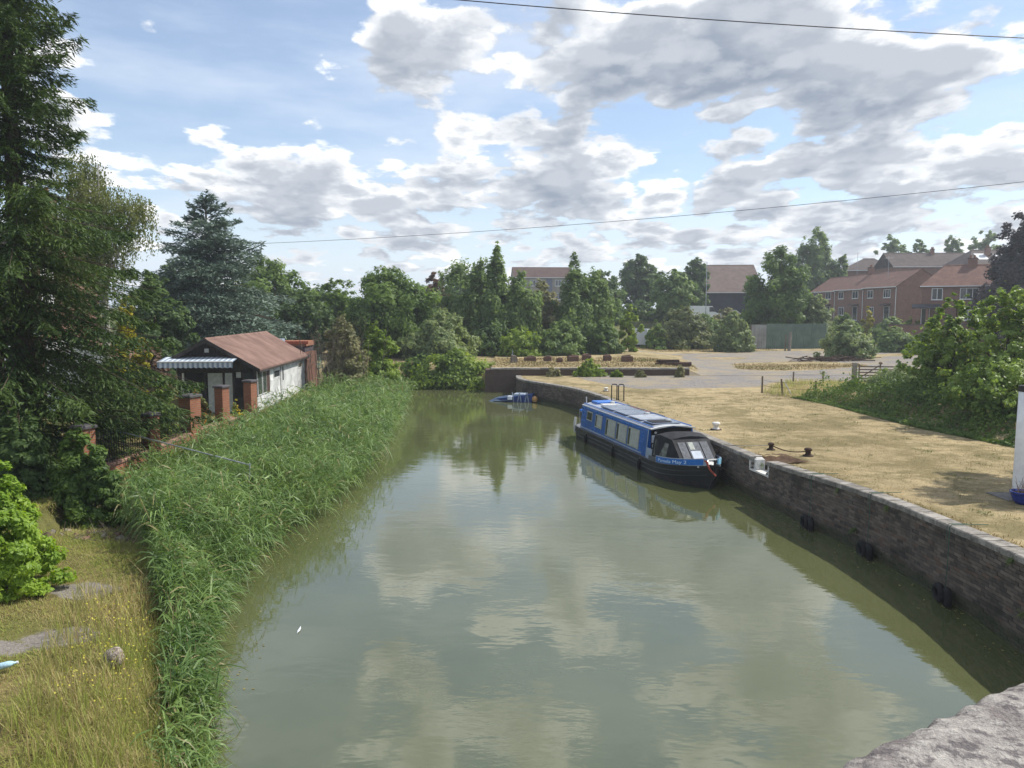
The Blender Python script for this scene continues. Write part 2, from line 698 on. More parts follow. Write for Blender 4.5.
# ------------------------------------------------------------------ ground materials
def ground_mat(name, kind):
    t = NT(name)
    p = t.pos()
    n_big = t.noise(0.35, 5, 0.6, p)
    n_mid = t.noise(2.2, 6, 0.65, p)
    n_fine = t.noise(28, 4, 0.7, p)
    if kind == 'quay':
        straw = t.mix(t.smooth(n_mid, 0.3, 0.7), (0.29, 0.225, 0.125), (0.45, 0.365, 0.215))
        green = t.mix(t.smooth(n_fine, 0.3, 0.7), (0.120, 0.108, 0.050), (0.215, 0.180, 0.090))
        c = t.mix(t.smooth(t.noise(0.5, 7, .72, p), 0.44, 0.60, 0.0, 0.85), straw, green)
        c = t.mix(t.smooth(t.noise(.13, 3, .6, p), .45, .65, 0, .30), c, (0.17, 0.135, 0.07))
        c = t.mix(t.smooth(t.noise(1.1, 5, .7, p), 0.56, 0.70, 0, .7), c, (0.33, 0.25, 0.135))
        c = t.mix(t.smooth(n_fine, 0.30, 0.52, 0.45, 0.0), c, (0.10, 0.075, 0.035))
        a = t.node('ShaderNodeAttribute', attribute_name='gravel')
        gm = t.smooth(t.math('ADD', a.outputs['Fac'], t.math('MULTIPLY', t.math('SUBTRACT', n_mid, 0.5), 0.9)), 0.40, 0.60)
        gr = t.mix(t.smooth(t.noise(9, 7, .85, p), .38, .62), (0.13, 0.123, 0.118), (0.29, 0.27, 0.255))
        gr = t.mix(t.smooth(t.noise(0.45, 7, .72, p), .42, .60, 0, .75), gr, (0.30, 0.25, 0.17))
        sy = t.node('ShaderNodeSeparateXYZ')
        t.l.new(p, sy.inputs[0])
        c = t.mix(t.smooth(sy.outputs[1], 90, 100), c, t.mix(t.smooth(n_big, .4, .6), (.07, .09, .03), (.12, .12, .05)))
        c = t.mix(gm, c, gr)
        b = t.bump(t.noise(60, 4, .7, p), .55, .03)
        b2 = t.node('ShaderNodeBump')
        b2.inputs['Strength'].default_value = .6
        b2.inputs['Distance'].default_value = .08
        t.l.new(n_mid, b2.inputs['Height'])
        t.l.new(b, b2.inputs['Normal'])
        b = b2.outputs[0]
    else:
        earth = t.mix(t.smooth(n_mid, .3, .7), (0.10, 0.085, 0.035), (0.24, 0.19, 0.085))
        c = t.mix(t.smooth(n_big, .45, .62, 0, .7), earth, (0.09, 0.11, 0.03))
        c = t.mix(t.smooth(n_fine, .3, .5, .5, 0), c, (0.06, 0.05, 0.025))
        a = t.node('ShaderNodeAttribute', attribute_name='gravel')
        gm = t.smooth(t.math('ADD', a.outputs['Fac'], t.math('MULTIPLY', t.math('SUBTRACT', n_mid, 0.5), 0.8)), 0.42, 0.58)
        gr = t.mix(t.smooth(n_fine, .35, .7), (0.15, 0.135, 0.12), (0.27, 0.245, 0.22))
        c = t.mix(gm, c, gr)
        b = t.bump(n_fine, .5, .05)
    return t.done(t.principled(c, 0.95, 0.1, 0, b))


M_QUAY = ground_mat('dry_grass_and_gravel', 'quay')
M_BANK = ground_mat('bank_earth', 'bank')


def grid_surface(name, X, Y, Z, mat, gravel=None):
    r, c = X.shape
    V = np.stack([X, Y, Z], -1).reshape(-1, 3)
    i = np.arange(r * c).reshape(r, c)
    q = np.stack([i[:-1, :-1], i[:-1, 1:], i[1:, 1:], i[1:, :-1]], -1).reshape(-1, 4)
    o = npo(name, V, [q], mat, smooth=True)
    if gravel is not None:
        at = o.data.attributes.new('gravel', 'FLOAT', 'POINT')
        at.data.foreach_set('value', np.ascontiguousarray(gravel.ravel(), dtype=np.float32))
    return tag(o, kind='structure')


def gravel_quay(x, y):
    # grey hardstanding of the yard behind the lawn
    edge = np.interp(x, [4, 7.5, 15, 17, 24, 60], [53.0, 45.6, 46.8, 50, 51, 54])
    g = sstep(-1.5, 1.5, y - edge)
    return g * sstep(3.0, 6.0, x)


def gravel_far(x, y):
    far = np.interp(x, [5, 14, 17, 28, 45, 80], [55, 57, 78, 86, 88, 80])
    g = sstep(-3, 3, far - y) * sstep(10, 15, x)
    g = g * (1 - .8 * sstep(.66, .80, vnoise(x, y * 1.6, 7.0, 21)))
    # a strip of bare track on the terrace
    g2 = sstep(2.0, .6, np.abs(y - (77 + 0.15 * x))) * sstep(-2, 6, x) * 0.9
    return np.maximum(g, g2)


u = np.concatenate([np.arange(0, 3, .25), np.arange(3, 30, .6), np.geomspace(30, 800, 26)])
ys = np.concatenate([np.arange(-25, 8, 2.0), np.arange(8, YW - .01, .4), [YW + 0.05, YW + 1.5]])
Yq = np.repeat(ys[:, None], len(u), 1)
Xq = xw(np.minimum(ys, YW))[:, None] + 0.33 + u[None, :]
Zq = h_quay(Xq, Yq) - .03 * (Yq > YW)
NOTCH_Y0, NOTCH_Y1 = 23.05, 24.15
nt = (Yq > NOTCH_Y0 - .05) & (Yq < NOTCH_Y1 + .05) & (u[None, :] < 0.9)
Zq = np.where(nt, Zq - 0.36, Zq)
grid_surface('quay_ground', Xq, Yq, Zq, M_QUAY, gravel_quay(Xq, Yq))

u = np.concatenate([np.arange(0, 9, .25), np.arange(9, 30, 1.0), np.geomspace(30, 600, 22)])
ys = np.concatenate([np.arange(-25, 6, 1.5), np.arange(6, 26, .3), np.arange(26, 50.4, .6)])
Yl = np.repeat(ys[:, None], len(u), 1)
Xl = xl(ys)[:, None] + 0.8 - u[None, :]
Zl = h_left(Xl, Yl)
gl = np.zeros_like(Zl)
for (gx, gy, ga, gb) in [(-7.9, 13.7, .75, .45), (-7.2, 11.8, .65, .5), (-7.9, 11.3, .6, .3)]:
    gl = np.maximum(gl, np.exp(-((Xl - gx) / ga) ** 2 - ((Yl - gy) / gb) ** 2))
grid_surface('left_bank_ground', Xl, Yl, Zl, M_BANK, gl)

xs = np.concatenate([-np.geomspace(600, 16, 22), np.arange(-15, -1.7, 0.8), [-1.6, -1.5], np.arange(-1.4, 45, 1.0), np.geomspace(45, 800, 24)])
v = np.concatenate([[0, 0, .4, .8, 1.3, 1.9, 2.6], np.arange(3.5, 110, 1.6), np.geomspace(111, 1400, 20)])
Xf = np.repeat(xs[None, :], len(v), 0)
Yf = y_front(xs)[None, :] + v[:, None]
Zf = h_far(Xf, Yf)
Zf[0] = -.7
grid_surface('terrace_ground', Xf, Yf, Zf, M_QUAY, gravel_far(Xf, Yf))

# ------------------------------------------------------------------ water
t = NT('canal_water')
p = t.pos()
mp = t.node('ShaderNodeMapping')
mp.inputs['Scale'].default_value = (0.55, 1.0, 1.0)
mp.inputs['Rotation'].default_value = (0, 0, R(12))
t.l.new(p, mp.inputs[0])
w1 = t.noise(1.6, 3, .55, mp.outputs[0])
w2 = t.noise(7.0, 3, .6, mp.outputs[0])
calm = t.smooth(t.noise(0.16, 2, .5, p), .40, .62, 0.12, 1.0)
hh = t.math('ADD', t.math('MULTIPLY', w1, 1.0), t.math('MULTIPLY', t.math('MULTIPLY', w2, calm), 0.30))
turb = t.mix(t.smooth(t.noise(.25, 4, .6, p), .3, .7), (0.074, 0.084, 0.033), (0.096, 0.105, 0.047))
pr = t.principled(turb, 0.035, 0.5, 0, t.bump(hh, 0.055, 0.10))
pr.inputs['IOR'].default_value = 2.0

M_WATER = t.done(pr)
mb = MB()
mb.add([(-60, -40, 0), (9.25, -40, 0), (9.25, 55.2, 0), (-1.2, 55.2, 0), (-1.2, 75, 0), (-60, 75, 0)], [(0, 1, 2, 3), (0, 3, 4, 5)])
tag(mb.build('canal_water', M_WATER), kind='structure')

# ------------------------------------------------------------------ quay wall of single bricks
def quaybrick(name, per_object):
    t = NT(name)
    if per_object:
        r = t.node('ShaderNodeObjectInfo').outputs['Random']
    else:
        r = t.node('ShaderNodeNewGeometry').outputs['Random Per Island']
    p = t.pos()
    c = t.mix(r, (0.075, 0.065, 0.057), (0.195, 0.158, 0.130))
    c = t.mix(t.smooth(t.math('FRACT', t.math('MULTIPLY', r, 13.3)), .86, .94), c, (0.15, 0.105, 0.082))
    stain = t.noise(0.9, 5, .6, t.coord('Position', None) if False else p)
    c = t.mix(t.smooth(stain, .45, .68, 0, .65), c, (0.032, 0.030, 0.026))
    mpn = t.node('ShaderNodeMapping')
    mpn.inputs['Scale'].default_value = (2.2, 2.2, 0.25)
    t.l.new(p, mpn.inputs[0])
    streak = t.noise(1.5, 4, .6, mpn.outputs[0])
    c = t.mix(t.smooth(streak, .55, .72, 0, .5), c, (0.15, 0.14, 0.12))
    sp = t.node('ShaderNodeSeparateXYZ')
    t.l.new(p, sp.inputs[0])
    wet = t.smooth(t.math('ADD', sp.outputs[2], t.math('MULTIPLY', streak, 0.25)), .30, .46, 1, 0)
    c = t.mix(t.math('MULTIPLY', wet, .7), c, (0.036, 0.046, 0.018))
    nb = t.bump(t.noise(35, 5, .7, p), .5, .012)
    return t.done(t.principled(c, t.smooth(wet, 0, 1, .9, .5), .25, 0, nb))


M_QB1, M_QBN = quaybrick('quay_brick_single', True), quaybrick('quay_brick', False)
M_MORTAR = plain('old_mortar', (0.055, 0.050, 0.043), .95, .1, 0, .3, 5, .4, 40)
quay = thing('quay_wall', 'curved dark brick quay wall with pale coping along the right bank', 'wall', (0, 0, 0))
seg = np.hypot(np.diff(WC[:, 0]), np.diff(WC[:, 1]))
S = np.concatenate([[0], np.cumsum(seg)])
s_of_y = lambda yy: np.interp(yy, WC[:, 1], S)
S0, S1 = s_of_y(9.0), S[-1]


def wall_at(s):
    x = np.interp(s, S, WC[:, 0])
    y = np.interp(s, S, WC[:, 1])
    e = 0.05
    tx = np.interp(s + e, S, WC[:, 0]) - np.interp(s - e, S, WC[:, 0])
    ty = np.interp(s + e, S, WC[:, 1]) - np.interp(s - e, S, WC[:, 1])
    l = math.hypot(tx, ty)
    return x, y, tx / l, ty / l           # water lies on the left of the direction of travel


COPE_H = 0.12
# backing core, a strip 0.3 m thick
sv = np.arange(-2, S1 - 1e-6, 0.4)
sv = np.concatenate([sv[sv > 0.1], [S1]])
vv, ff = [], []
for i, s in enumerate(sv):
    x, y, tx, ty = wall_at(min(s, S1 - .06))
    zt = float(wall_top(y)) - COPE_H - 0.004
    if NOTCH_Y0 - .12 < y < NOTCH_Y1 + .12:
        zt -= 0.30
    nx, ny = -ty, tx
    for off in (-0.012, -0.33):
        for z in (-0.6, zt):
            vv.append((x + nx * off, y + ny * off, z))
for i in range(len(sv) - 1):
    a, b = 4 * i, 4 * i + 4
    ff += [(a, b, b + 1, a + 1), (a + 1, b + 1, b + 3, a + 3), (a + 2, a + 3, b + 3, b + 2)]
MB().add(vv, ff).build('mortar_core', M_MORTAR, quay)

brick_me = bpy.data.meshes.new('brick')
bl, bd, bh = 0.2155, 0.10, 0.066
bv = [(-bl / 2, 0, 0), (bl / 2, 0, 0), (bl / 2, -bd, 0), (-bl / 2, -bd, 0), (-bl / 2, 0, bh), (bl / 2, 0, bh), (bl / 2, -bd, bh), (-bl / 2, -bd, bh)]
# face outward is local +y; slightly rounded arris by an inset front
c_ = .006
bv2 = [(-bl / 2 + c_, .006, c_), (bl / 2 - c_, .006, c_), (bl / 2 - c_, .006, bh - c_), (-bl / 2 + c_, .006, bh - c_)]
bvs = bv + bv2
bfs = [(0, 3, 2, 1), (4, 5, 6, 7), (1, 2, 6, 5), (3, 0, 4, 7), (8, 9, 1, 0)[::-1], (9, 10, 5, 1)[::-1], (10, 11, 4, 5)[::-1], (11, 8, 0, 4)[::-1], (8, 11, 10, 9)]
brick_me.from_pydata(bvs, [], bfs)
brick_me.update()
brick_me.materials.append(M_QB1)
cand = []
ROW, PER = 0.075, 0.225
k_s = int((S1 - S0) / PER)
for j in range(26):
    for i in range(k_s):
        s = S0 + (i + (0.5 if j % 2 else 0.0)) * PER + .12
        if s > S1 - .15:
            continue
        x, y, tx, ty = wall_at(s)
        z = float(wall_top(y)) - COPE_H - (j + 1) * ROW
        if NOTCH_Y0 < y < NOTCH_Y1 and j < 4:
            continue
        if z < -0.25:
            continue
        off = random.gauss(0, .0025) - (0.012 if random.random() < .015 else 0)
        yaw = math.atan2(ty, tx) + random.gauss(0, .006)
        cand.append((x - ty * off, y + tx * off, z + random.gauss(0, .001), yaw, random.gauss(0, .006)))
# the ones that show largest: nearest and inside the frame
inview = []
for idx, (x, y, z, a, r_) in enumerate(cand):
    if y > 12.4 and z > -0.02 and abs(x / y) < 0.665:
        inview.append((y, idx))
inview.sort()
single = set(i for _, i in inview[:300])
jb = MB()
for idx, (x, y, z, a, r_) in enumerate(cand):
    if idx in single:
        o = bpy.data.objects.new('brick', brick_me)
        COL.objects.link(o)
        o.parent = quay
        o.location = (x, y, z)
        o.rotation_euler = (r_, 0, a)
    else:
        jb.add(bvs, bfs, Matrix.Translation((x, y, z)) @ Matrix.Rotation(a, 4, 'Z') @ Matrix.Rotation(r_, 4, 'X'))
tag(jb.build('bricks', M_QBN, quay), kind='stuff')

# coping blocks, each its own
t = NT('coping_stone')
p = t.pos()
r = t.node('ShaderNodeObjectInfo').outputs['Random']
c = t.mix(r, (0.20, 0.185, 0.165), (0.36, 0.335, 0.30))
c = t.mix(t.smooth(t.noise(6, 6, .7, p), .42, .66, 0, .75), c, (0.11, 0.10, 0.085))
c = t.mix(t.smooth(t.noise(2.0, 5, .7, p), .60, .72, 0, .5), c, (0.13, 0.13, 0.06))
M_COPE = t.done(t.principled(c, .9, .2, 0, t.bump(t.noise(30, 6, .7, p), .6, .02)))
cope_me = []
for var in range(4):
    m_ = MB()
    w_, hh_, cc = 0.218, COPE_H, .014 + .004 * var
    prof = [(-.36, 0), (.035, 0), (.035, hh_ - cc), (.035 - cc, hh_), (-.36 + cc, hh_), (-.36, hh_ - cc)]
    m_.prism(prof, -w_ / 2, w_ / 2, 'x')
    me = bpy.data.meshes.new('coping_block')
    me.from_pydata(m_.v, [], [f[::-1] for f in m_.f])
    me.update()
    me.materials.append(M_COPE)
    cope_me.append(me)
CP = 0.2265
n_c = int((S1 - S0) / CP)
for i in range(n_c):
    s = S0 + (i + .5) * CP
    x, y, tx, ty = wall_at(s)
    if NOTCH_Y0 < y < NOTCH_Y1:
        continue
    o = bpy.data.objects.new('coping_block', cope_me[random.randrange(4)])
    COL.objects.link(o)
    o.parent = quay
    o.location = (x + random.gauss(0, .004), y, float(wall_top(y)) - COPE_H + random.gauss(0, .003))
    o.rotation_euler = (random.gauss(0, .008), random.gauss(0, .006) + math.atan2(float(wall_top(y + .2) - wall_top(y - .2)), .4) * -1, math.atan2(ty, tx) + random.gauss(0, .008))
# the painted notch in the wall
M_WHITEP = plain('worn_white_paint', (0.72, 0.70, 0.66), .7, .3, 0, .3, 9, .3, 25)
xn, yn, tx, ty = wall_at(s_of_y((NOTCH_Y0 + NOTCH_Y1) / 2))
NM = Matrix.Translation((xn, yn, float(wall_top(yn)))) @ Matrix.Rotation(math.atan2(ty, tx), 4, 'Z')
o = MB().box(-.56, .56, -.37, .03, -.455, -.40, NM).build('notch_sill', M_WHITEP, quay)
o['label'] = 'white painted sill of the notch in the wall'
for sx in (-.60, .56):
    MB().box(sx, sx + .04, -.37, .032, -.455, -.012, NM).build('notch_side', M_WHITEP, quay)

# ------------------------------------------------------------------ far basin wall with coping slabs
M_FARBRICK = brickmat('dark_basin_brick', (0.13, 0.085, 0.06), (0.085, 0.06, 0.05), (0.10, 0.09, 0.08))
bw = thing('basin_wall', 'low straight brick wall with pale coping across the head of the basin', 'wall', (-1.5, YW, 0))
MB().box(0, 14.2, 0.0, 0.40, -0.6, 1.60).build('wall_face', M_FARBRICK, bw)
MB().box(-0.02, 0.38, 0.0, 1.6, -0.6, 1.595, Matrix.Translation((-.4, 0, 0))).build('wall_return', M_FARBRICK, bw)
for i in range(20):
    w_ = 0.70
    MB().cbox(i * .712 - .03, i * .712 + w_ - .03, -.05, .46, 1.604 + random.gauss(0, .004), 1.73 + random.gauss(0, .006), .02).build('coping_slab', M_COPE, bw)

# ------------------------------------------------------------------ the road bridge the picture is taken from
t = NT('rough_parapet_stone')
p = t.pos()
n1 = t.noise(14, 8, .7, p)
n2 = t.noise(60, 6, .75, p)
c = t.mix(t.smooth(n1, .35, .65), (0.25, 0.225, 0.215), (0.60, 0.56, 0.51))
c = t.mix(t.smooth(n2, .50, .72, 0, .8), c, (0.62, 0.59, 0.54))
c = t.mix(t.smooth(t.noise(45, 6, .7, p), .50, .62, 0, .85), c, (0.13, 0.115, 0.12))
c = t.mix(t.smooth(t.noise(9, 5, .7, p), .50, .66, 0, .6), c, (0.19, 0.165, 0.165))
M_PARA = t.done(t.principled(c, .95, .15, 0, t.bump(t.math('ADD', n2, t.math('MULTIPLY', n1, 2.0)), .9, .012)))
A, B = at_z(855, 768, 5.58), at_z(1024, 690, 5.58)
pd = (B - A).normalized()
pyaw = math.atan2(pd.y, pd.x)
br = thing('road_bridge', 'pale rough stone bridge parapet in the near corner', 'bridge', (A.x, A.y, 0), pyaw)
L0, L1 = -7.0, 9.0
nx_, ny_ = 700, 16
us = np.concatenate([np.linspace(L0, -.6, 60), np.linspace(-.58, 2.0, 400), np.linspace(2.05, L1, 60)])
prof = [(0.0, -.22)] + [(0.0, z) for z in (-.12, -.05, -.02)] + [(-.008, -.006), (-.02, 0.0)] + [(-v_, 0.004) for v_ in np.linspace(.035, .43, 60)] + [(-.445, -.02), (-.45, -.12), (-.45, -.22)]
PY = np.array([a for a, b in prof])
PZ = np.array([b for a, b in prof])
Ug, Pg = np.meshgrid(us, np.arange(len(prof)), indexing='ij')
Yg, Zg = PY[Pg], PZ[Pg]
nz = (vnoise(Ug, Yg + Zg, .06, 1) - .5) * .0022 + (vnoise(Ug, Yg + Zg, .016, 2) - .5) * .0035 + (vnoise(Ug, Yg + Zg, .008, 4) - .5) * .002
Zg = 5.604 + Zg + nz * (Zg > -.1)
Yg = Yg + nz * .8 * (PY[Pg] > -.03)
V = np.stack([Ug, Yg, Zg], -1).reshape(-1, 3)
i = np.arange(len(us) * len(prof)).reshape(len(us), len(prof))
q = np.stack([i[:-1, :-1], i[1:, :-1], i[1:, 1:], i[:-1, 1:]], -1).reshape(-1, 4)
npo('parapet_coping', V, [q], M_PARA, br, smooth=True)
MB().box(L0, L1, -.42, -.03, 4.4, 5.36).build('parapet', M_FARBRICK, br)
MB().box(L0, L1, -6.5, -.03, 3.75, 4.395).build('deck', M_PARA, br)
for a0, a1 in ((L0 - 4, L0), (L1, L1 + 4)):
    MB().box(a0, a1, -6.5, -.05, -.8, 4.39).build('abutment', M_FARBRICK, br)

# ------------------------------------------------------------------ vegetation
M_BARK = plain('bark', (0.085, 0.065, 0.048), .95, .1, 0, .4, 3, .7, 20)
M_BIRCHBARK = plain('birch_bark', (0.42, 0.40, 0.36), .8, .2, 0, .6, 2.5, .4, 15)
M_TWIG = plain('dead_twigs', (0.20, 0.165, 0.13), .95, .1, 0, .3, 3)
L_SPRUCE = leafmat('spruce_needles', (0.024, 0.055, 0.016), (0.099, 0.150, 0.036), .25, .6, .25, patch=.5)
L_CEDAR = leafmat('cedar_needles', (0.059, 0.099, 0.071), (0.167, 0.225, 0.172), .15, .6, .25, patch=.4)
L_YELLOW = leafmat('golden_cypress', (0.189, 0.203, 0.016), (0.459, 0.392, 0.034), .3, .6, .25)
L_WEEP = leafmat('weeping_birch_leaves', (0.070, 0.100, 0.031), (0.197, 0.223, 0.077), .35)
L_GREEN = leafmat('broad_leaves', (0.050, 0.107, 0.026), (0.184, 0.277, 0.058), .45, patch=.35)
L_DARK = leafmat('dark_leaves', (0.039, 0.085, 0.030), (0.134, 0.204, 0.059), .45, patch=.35)
L_BIRCH = leafmat('birch_leaves', (0.078, 0.144, 0.046), (0.228, 0.314, 0.101), .45, patch=.35)
L_GREY = leafmat('grey_green_leaves', (0.108, 0.160, 0.066), (0.302, 0.368, 0.152), .45, patch=.4)
L_OLIVE = leafmat('dull_olive_leaves', (0.132, 0.153, 0.066), (0.339, 0.320, 0.156), .45, patch=.5)
L_LIGHT = leafmat('light_green_leaves', (0.101, 0.176, 0.027), (0.301, 0.401, 0.076), .45, patch=.5)
L_BRIGHT = leafmat('sunny_sapling_leaves', (0.085, 0.167, 0.029), (0.310, 0.421, 0.098), .45, .45, .4, accent=(0.276, 0.294, 0.073), acc_f=.04, patch=.7)
L_LAUREL = leafmat('laurel_leaves', (0.130, 0.240, 0.020), (0.360, 0.500, 0.080), .45, .5, .3, patch=.8)
L_IVY = leafmat('ivy_leaves', (0.039, 0.090, 0.018), (0.174, 0.256, 0.053), .35, .6, .25, patch=.8)
L_COPPER = leafmat('copper_beech_leaves', (0.018, 0.016, 0.020), (0.059, 0.051, 0.051), .2, patch=.4)
L_REDDISH = leafmat('reddish_leaves', (0.095, 0.061, 0.041), (0.203, 0.128, 0.074), .3)


def crown_obj(parts, mat, root, name='crown'):
    V, F = join_geo(parts)
    return npo(name, V, F, mat, root)


def trunk_obj(root, H, r0, limbs, mat=M_BARK, lean=(0, 0), top=0.85):
    mb = MB()
    pts = [(lean[0] * t * t * H, lean[1] * t * t * H, t * H * top - (0.25 if t == 0 else 0)) for t in np.linspace(0, 1, 6)]
    mb.tube(pts, [r0 * (1.25 if i == 0 else 1 - .85 * i / 5) for i in range(6)], 7)
    for (z0, end, r) in limbs:
        a = Vector((0, 0, z0))
        e = Vector(end)
        m = a.lerp(e, .5) + Vector((random.gauss(0, .1), random.gauss(0, .1), .06 * (e - a).length))
        mb.tube([a, m, e], [r, r * .7, r * .25], 5)
    return mb.build('trunk', mat, root, smooth=True)


def profile(style, t):
    if style == 'round':
        return np.clip(1 - (2 * t - .9) ** 2 / 1.21, 0, 1) ** .55
    if style == 'cone':
        return np.clip(1.02 - t, 0, 1) ** .75 * np.clip(t * 8, .3, 1)
    if style == 'bush':
        return np.clip(1 - t ** 2.0, 0, 1) ** .6
    if style == 'birch':
        return np.clip(1.01 - t, 0, 1) ** .62 * np.clip(t * 6, .45, 1) * (1 - .25 * np.clip(t - .55, 0, 1))
    if style == 'egg':
        return np.clip(1 - ((t - .38) / .64) ** 2, 0, 1) ** .6
    return np.ones_like(t)


LABELS_DONE = []


def tree(name, label, cat, px, py_top, wpx, D, mat, style='round', low=.12, leafpx=3.6, fill=3.0, base=None, nclump=190,
         tall=1.0, group=None, bark=None, rcf=(.09, .20), gap=0.10, depth=1.0, aspect=.55, droop=0.0, trunk=True):
    P = at_d(px, py_top, D)
    bz = ground_z(P.x, D) if base is None else base
    H = P.z - bz
    Rr = wpx / 2 * D / FPX
    root = thing(name, label, cat, (P.x, D, bz - .05), 0, group)
    m = D / FPX
    hpx = H * (1 - low) / m
    N = int(min(45000, max(900, fill * 1.45 * wpx * hpx))) if D > 25 else int(fill * wpx * hpx)
    seed = rng.integers(1, 999)
    # clumps through the crown: spread evenly over height, thinner towards a pointed top
    leafpx = min(leafpx, 3.6) if D > 25 else leafpx
    nclump = max(nclump, 26) * (3 if nclump < 100 and wpx > 30 else 1)
    grid = np.linspace(0.0, 1.0, 200)
    cdf = np.cumsum(profile(style, grid) ** 1.3 + .10)
    tt = np.interp((np.arange(nclump) + rng.random(nclump)) / nclump, cdf / cdf[-1], grid)
    ang = rng.random(nclump) * 2 * np.pi
    ang[::3] = -np.pi / 2 + rng.normal(0, .9, len(ang[::3]))      # enough on the side towards the water
    pf = profile(style, tt)
    rc = Rr * rng.uniform(rcf[0], rcf[1], nclump) * (.45 + .75 * pf)
    lump = .62 + .60 * vnoise(ang * 2.2, tt * 6, 1.0, seed)
    rad = np.maximum(pf * Rr * lump - rc * .7, 0) * rng.uniform(.25, 1.0, nclump) ** .5
    rad[::5] *= .35
    zc = H * (low + (1 - low) * tt) - rc * .6 * tall * tt
    C = np.stack([rad * np.cos(ang), rad * np.sin(ang) * depth, zc], 1)
    w = rc ** 2
    cnt = rng.multinomial(N, w / w.sum())
    idx = np.repeat(np.arange(nclump), cnt)
    d = rand_dirs(N)
    rr = rng.random(N) ** .42
    P3 = C[idx] + d * (rr * rc[idx])[:, None] * np.array([1, 1, .78 * tall])
    if droop:
        P3[:, 2] -= rng.random(N) ** 2 * droop
    if gap:
        hole = vnoise(P3[:, 0] * 1.0 + P3[:, 1] * .7, P3[:, 2], Rr * .35 + .2, seed + 1)
        k = hole > gap
        P3, d, idx = P3[k], d[k], idx[k]
    P3[:, 2] = np.maximum(P3[:, 2], .08)
    out = P3 - np.array([0, 0, H * .45])
    out /= np.linalg.norm(out, axis=1)[:, None] + 1e-9
    nrm = d * .5 + out * .45 + np.array([0, 0, .5]) + rng.normal(0, .38, (len(P3), 3))
    L = leafpx * m * rng.uniform(.6, 1.35, len(P3))
    ax = None
    if droop:
        ax = rng.normal(0, .5, (len(P3), 3)) + np.array([0, 0, -1.0])
    crown_obj([leaf_mesh(P3, nrm, L, L * aspect, ax)], mat, root)
    if trunk:
        order = np.argsort(-rc)[:10]
        limbs = [(max(.1, min(H * .7, C[i][2] * .55)), tuple(C[i]), .012 * H) for i in order]
        trunk_obj(root, H, max(.04, .018 * H), limbs, bark or M_BARK, (rng.normal(0, .003), 0))
    return root


def strands(start, length, n, spread, L, W):
    """hanging twigs set with leaves"""
    k = len(start)
    t = rng.random((k, n))
    P = np.repeat(start[:, None, :], n, 1)
    sway = rng.normal(0, 1, (k, 1, 3)) * spread
    P = P + sway * t[..., None] ** 1.0 + rng.normal(0, .05, (k, n, 3))
    P[..., 2] -= t * length[:, None]
    P = P.reshape(-1, 3)
    m = len(P)
    ax = rng.normal(0, .45, (m, 3)) + np.array([0, 0, -1.0])
    return leaf_mesh(P, rng.normal(0, 1, (m, 3)), L * rng.uniform(.6, 1.3, m), W * rng.uniform(.7, 1.2, m), ax)


